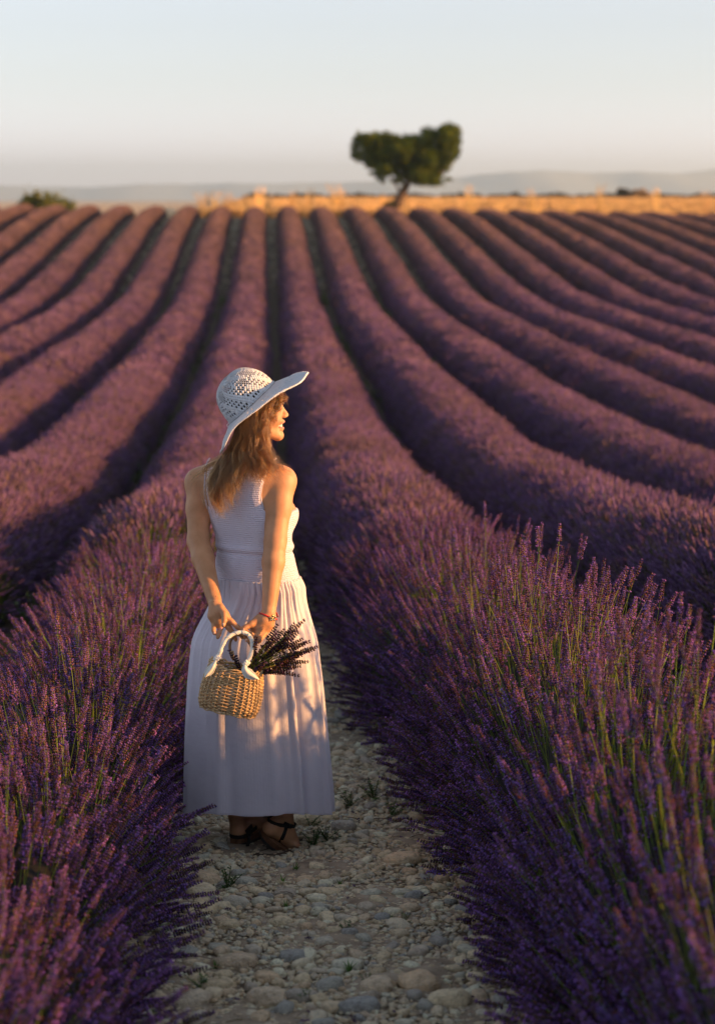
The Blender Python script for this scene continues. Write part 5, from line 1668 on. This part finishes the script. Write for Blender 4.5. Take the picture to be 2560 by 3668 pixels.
b.add([Bp(x * .094, y * .055, -.079) for x, y in ((-1, -.6), (-.8, -1), (.8, -1), (1, -.6), (1, .6), (.8, 1), (-.8, 1), (-1, .6))], [tuple(range(8))]); b.build('base', M['wicker_dark'], basket)
def catmull(p, n):
    p = np.asarray(p, float); q = np.vstack([2 * p[0] - p[1], p, 2 * p[-1] - p[-2]]); out = []
    for i in range(len(p) - 1):
        for t in np.linspace(0, 1, n, endpoint=False):
            a, b_, c, d = q[i:i + 4]
            out.append(.5 * ((2 * b_) + (-a + c) * t + (2 * a - 5 * b_ + 4 * c - d) * t * t + (-a + 3 * b_ - 3 * c + d) * t ** 3))
    out.append(p[-1]); return np.array(out)
yf = YB - .045
fh_ = catmull([P(777, 2356, yf), P(787, 2340, yf), P(797, 2312, yf + .01), P(815, 2284, yf + .02), P(845, 2268, yf + .03), P(872, 2266, yf + .034), P(893, 2278, yf + .03), P(903, 2305, yf + .02), P(900, 2340, yf + .006), P(886, 2372, yf)], 7)
b = MB(); rad = .0078 + .0007 * np.sin(np.arange(len(fh_)) * .9)
b.tube(fh_, rad * .88, 10); hd = b.build('handle', M['white_cloth'], basket)
# wrapping turns of the cloth
b = MB(); pts = []
tt = np.gradient(fh_, axis=0); tt /= np.linalg.norm(tt, axis=1)[:, None]
fine = np.linspace(0, len(fh_) - 1, 260)
for u_ in fine:
    i = min(int(u_), len(fh_) - 2); f = u_ - i; p = fh_[i] * (1 - f) + fh_[i + 1] * f; T_ = tt[i]
    n1 = np.cross(T_, (0, 1., 0)); n1 /= np.linalg.norm(n1); n2_ = np.cross(T_, n1); a = u_ * .95
    pts.append(p + (n1 * math.cos(a) + n2_ * math.sin(a)) * .0070)
b.tube(pts, .0012, 5); b.build('cloth_wrap', M['white_cloth'], hd)
bh = catmull([P(838, 2365, YB + .05), P(829, 2350, YB + .05), P(823, 2322, YB + .055), P(826, 2296, YB + .06), P(842, 2277, YB + .065), P(865, 2278, YB + .065), P(890, 2300, YB + .06), P(905, 2330, YB + .055), P(912, 2380, YB + .05)], 6)
b = MB(); b.tube(bh, .0048, 8); b.build('back_handle', M['wicker_dark'], basket)
b = MB()
for i in range(5): b.blob(P(832 - i * .4 + 1, 2352 - i * 4.5, YB + .050), (.0066, .0066, .0024), None, 10, 5)
b.build('handle_binding', M['wicker'], basket)
def leaf_tail(name, spine, widths, thick=.003, sag=.004):
    """folded end of the cloth hanging from a knot"""
    s = catmull(spine, 5); n = len(s); w_ = np.interp(np.linspace(0, 1, n), np.linspace(0, 1, len(widths)), widths)
    t_ = np.gradient(s, axis=0); t_ /= np.linalg.norm(t_, axis=1)[:, None]
    V = np.zeros((n, 9, 3))
    for i in range(n):
        sd_ = np.cross(t_[i], (0, 1., 0)); sd_ /= np.linalg.norm(sd_)
        for j in range(9):
            q_ = j / 4 - 1
            V[i, j] = s[i] + sd_ * w_[i] * q_ + np.array((0, -1., 0)) * (sag * math.cos(q_ * 4.5) * min(1, w_[i] / .008) + .003 * (1 - q_ * q_))
    me = grid_mesh(name, V - wloc(basket), M['white_cloth'])
    o = link(bpy.data.objects.new(name, me), basket); sl = o.modifiers.new('solid', 'SOLIDIFY'); sl.thickness = .0016
    return o
yt = YB - .078
for (kx, ky, ends, wd) in (((777, 2358), (0, 0), [(774, 2366), (764, 2385), (752, 2402), (742, 2414), (733, 2426)], [.003, .011, .015, .012, .001]),
                           ((883, 2376), (0, 0), [(878, 2382), (878, 2398), (890, 2414), (908, 2424), (927, 2434)], [.004, .014, .019, .013, .001])):
    k = MB(); kp = P(kx[0] if isinstance(kx, tuple) else kx, kx[1] if isinstance(kx, tuple) else ky, YB - .058)
    for q_ in range(5):
        k.blob(kp + np.array(((q_ - 2) * .0025, -.003 - .002 * (q_ % 2), (q_ % 3 - 1) * .004)), (.0095, .0085, .0055), Matrix.Rotation(q_ * .7, 3, 'Y'), 10, 6)
    k.build('knot', M['white_cloth'], basket)
    leaf_tail('cloth_tail', [P(X, Y, yt + .008 * (i == 0)) for i, (X, Y) in enumerate(ends)], wd)

# ------------------------------------------------------------------ dried lavender bunch in the basket
M['dried'] = plant_mat('dried_lavender', .15, .25, .02)
def dried_mesh(seed):
    me = spike_mesh(seed, head=.058, stem=.12).copy()
    me.materials.clear(); me.materials.append(M['dried'])
    ca_ = me.color_attributes['Col']; a = np.zeros(len(ca_.data) * 4, np.float32); ca_.data.foreach_get('color', a); a = a.reshape(-1, 4)
    g_ = a[:, 1] > a[:, 2]
    a[~g_, :3] = a[~g_, :3] * np.array((.30, .34, .22)); a[g_, :3] *= np.array((.8, .75, .6))
    ca_.data.foreach_set('color', a.ravel()); me.name = 'dried_spike'
    return me
DM = [dried_mesh(700 + i) for i in range(6)]
bq = empty('lavender_bunch', tuple(P(900, 2400, YB + .01)), label='bunch of dried dark lavender sticking out of the basket towards the right', cat='flower bunch')
tips = [(995, 2245), (1075, 2231), (1063, 2262), (1130, 2302), (1112, 2310), (1093, 2351), (1072, 2393), (1055, 2375), (967, 2402), (1010, 2398), (1040, 2345), (1078, 2290), (1045, 2255), (1020, 2272),
        (1090, 2300), (1060, 2320), (1030, 2300), (1000, 2290), (975, 2285), (1015, 2330), (990, 2325), (1045, 2285), (1070, 2335), (1035, 2372), (1018, 2388), (995, 2365), (970, 2345), (960, 2310), (985, 2265),
        (1085, 2318), (1100, 2292), (1050, 2300), (1010, 2255), (940, 2290), (955, 2330), (1030, 2330), (1062, 2350), (1000, 2345), (1080, 2372), (1048, 2395), (980, 2390), (1022, 2360), (905, 2330), (868, 2330), (848, 2352),
        (1070, 2275), (1058, 2245), (1012, 2310), (965, 2365), (945, 2350)]
rr = np.random.default_rng(31)
st_ = MB()
for i, (X, Y) in enumerate(tips):
    dy = rr.uniform(-.045, .035)
    tip = P(X, Y, YB + dy); root_ = P(895 + rr.uniform(-12, 14), 2405 + rr.uniform(-8, 10), YB + dy * .4)
    if X < 920: root_ = P(X + 10, 2400, YB + dy * .4)
    d = tip - root_; L = np.linalg.norm(d); d /= L
    d2 = d + np.array((0, 0, .06)) * rr.normal(); d2 /= np.linalg.norm(d2)
    me = DM[i % 6]; s = rr.uniform(.92, 1.12); LL = .178 * s
    base = tip - d2 * LL
    o = bpy.data.objects.new('flower_spike', me); link(o, bq)
    o.location = base - wloc(bq); o.scale = (s,) * 3
    o.rotation_euler = nmat_to_euler(align_mats(d2[None], np.array([rr.uniform(0, 6.28)])))[0]
    if L > LL: st_.tube([root_ - d * .03, base + d2 * .01], .0012, 4, (.20, .20, .06))
    else: pass
for i in range(26):
    a = P(890 + rr.uniform(-14, 16), 2408 + rr.uniform(-8, 8), YB + rr.uniform(-.03, .03)); c = P(rr.uniform(940, 1020), rr.uniform(2300, 2385), YB + rr.uniform(-.05, .03))
    st_.tube([a, (a + c) / 2 + rr.normal(0, .003, 3), c], .0011, 4, np.array((.26, .27, .06)) * rr.uniform(.5, 1.2))
st_.build('stems', M['dried'], bq)
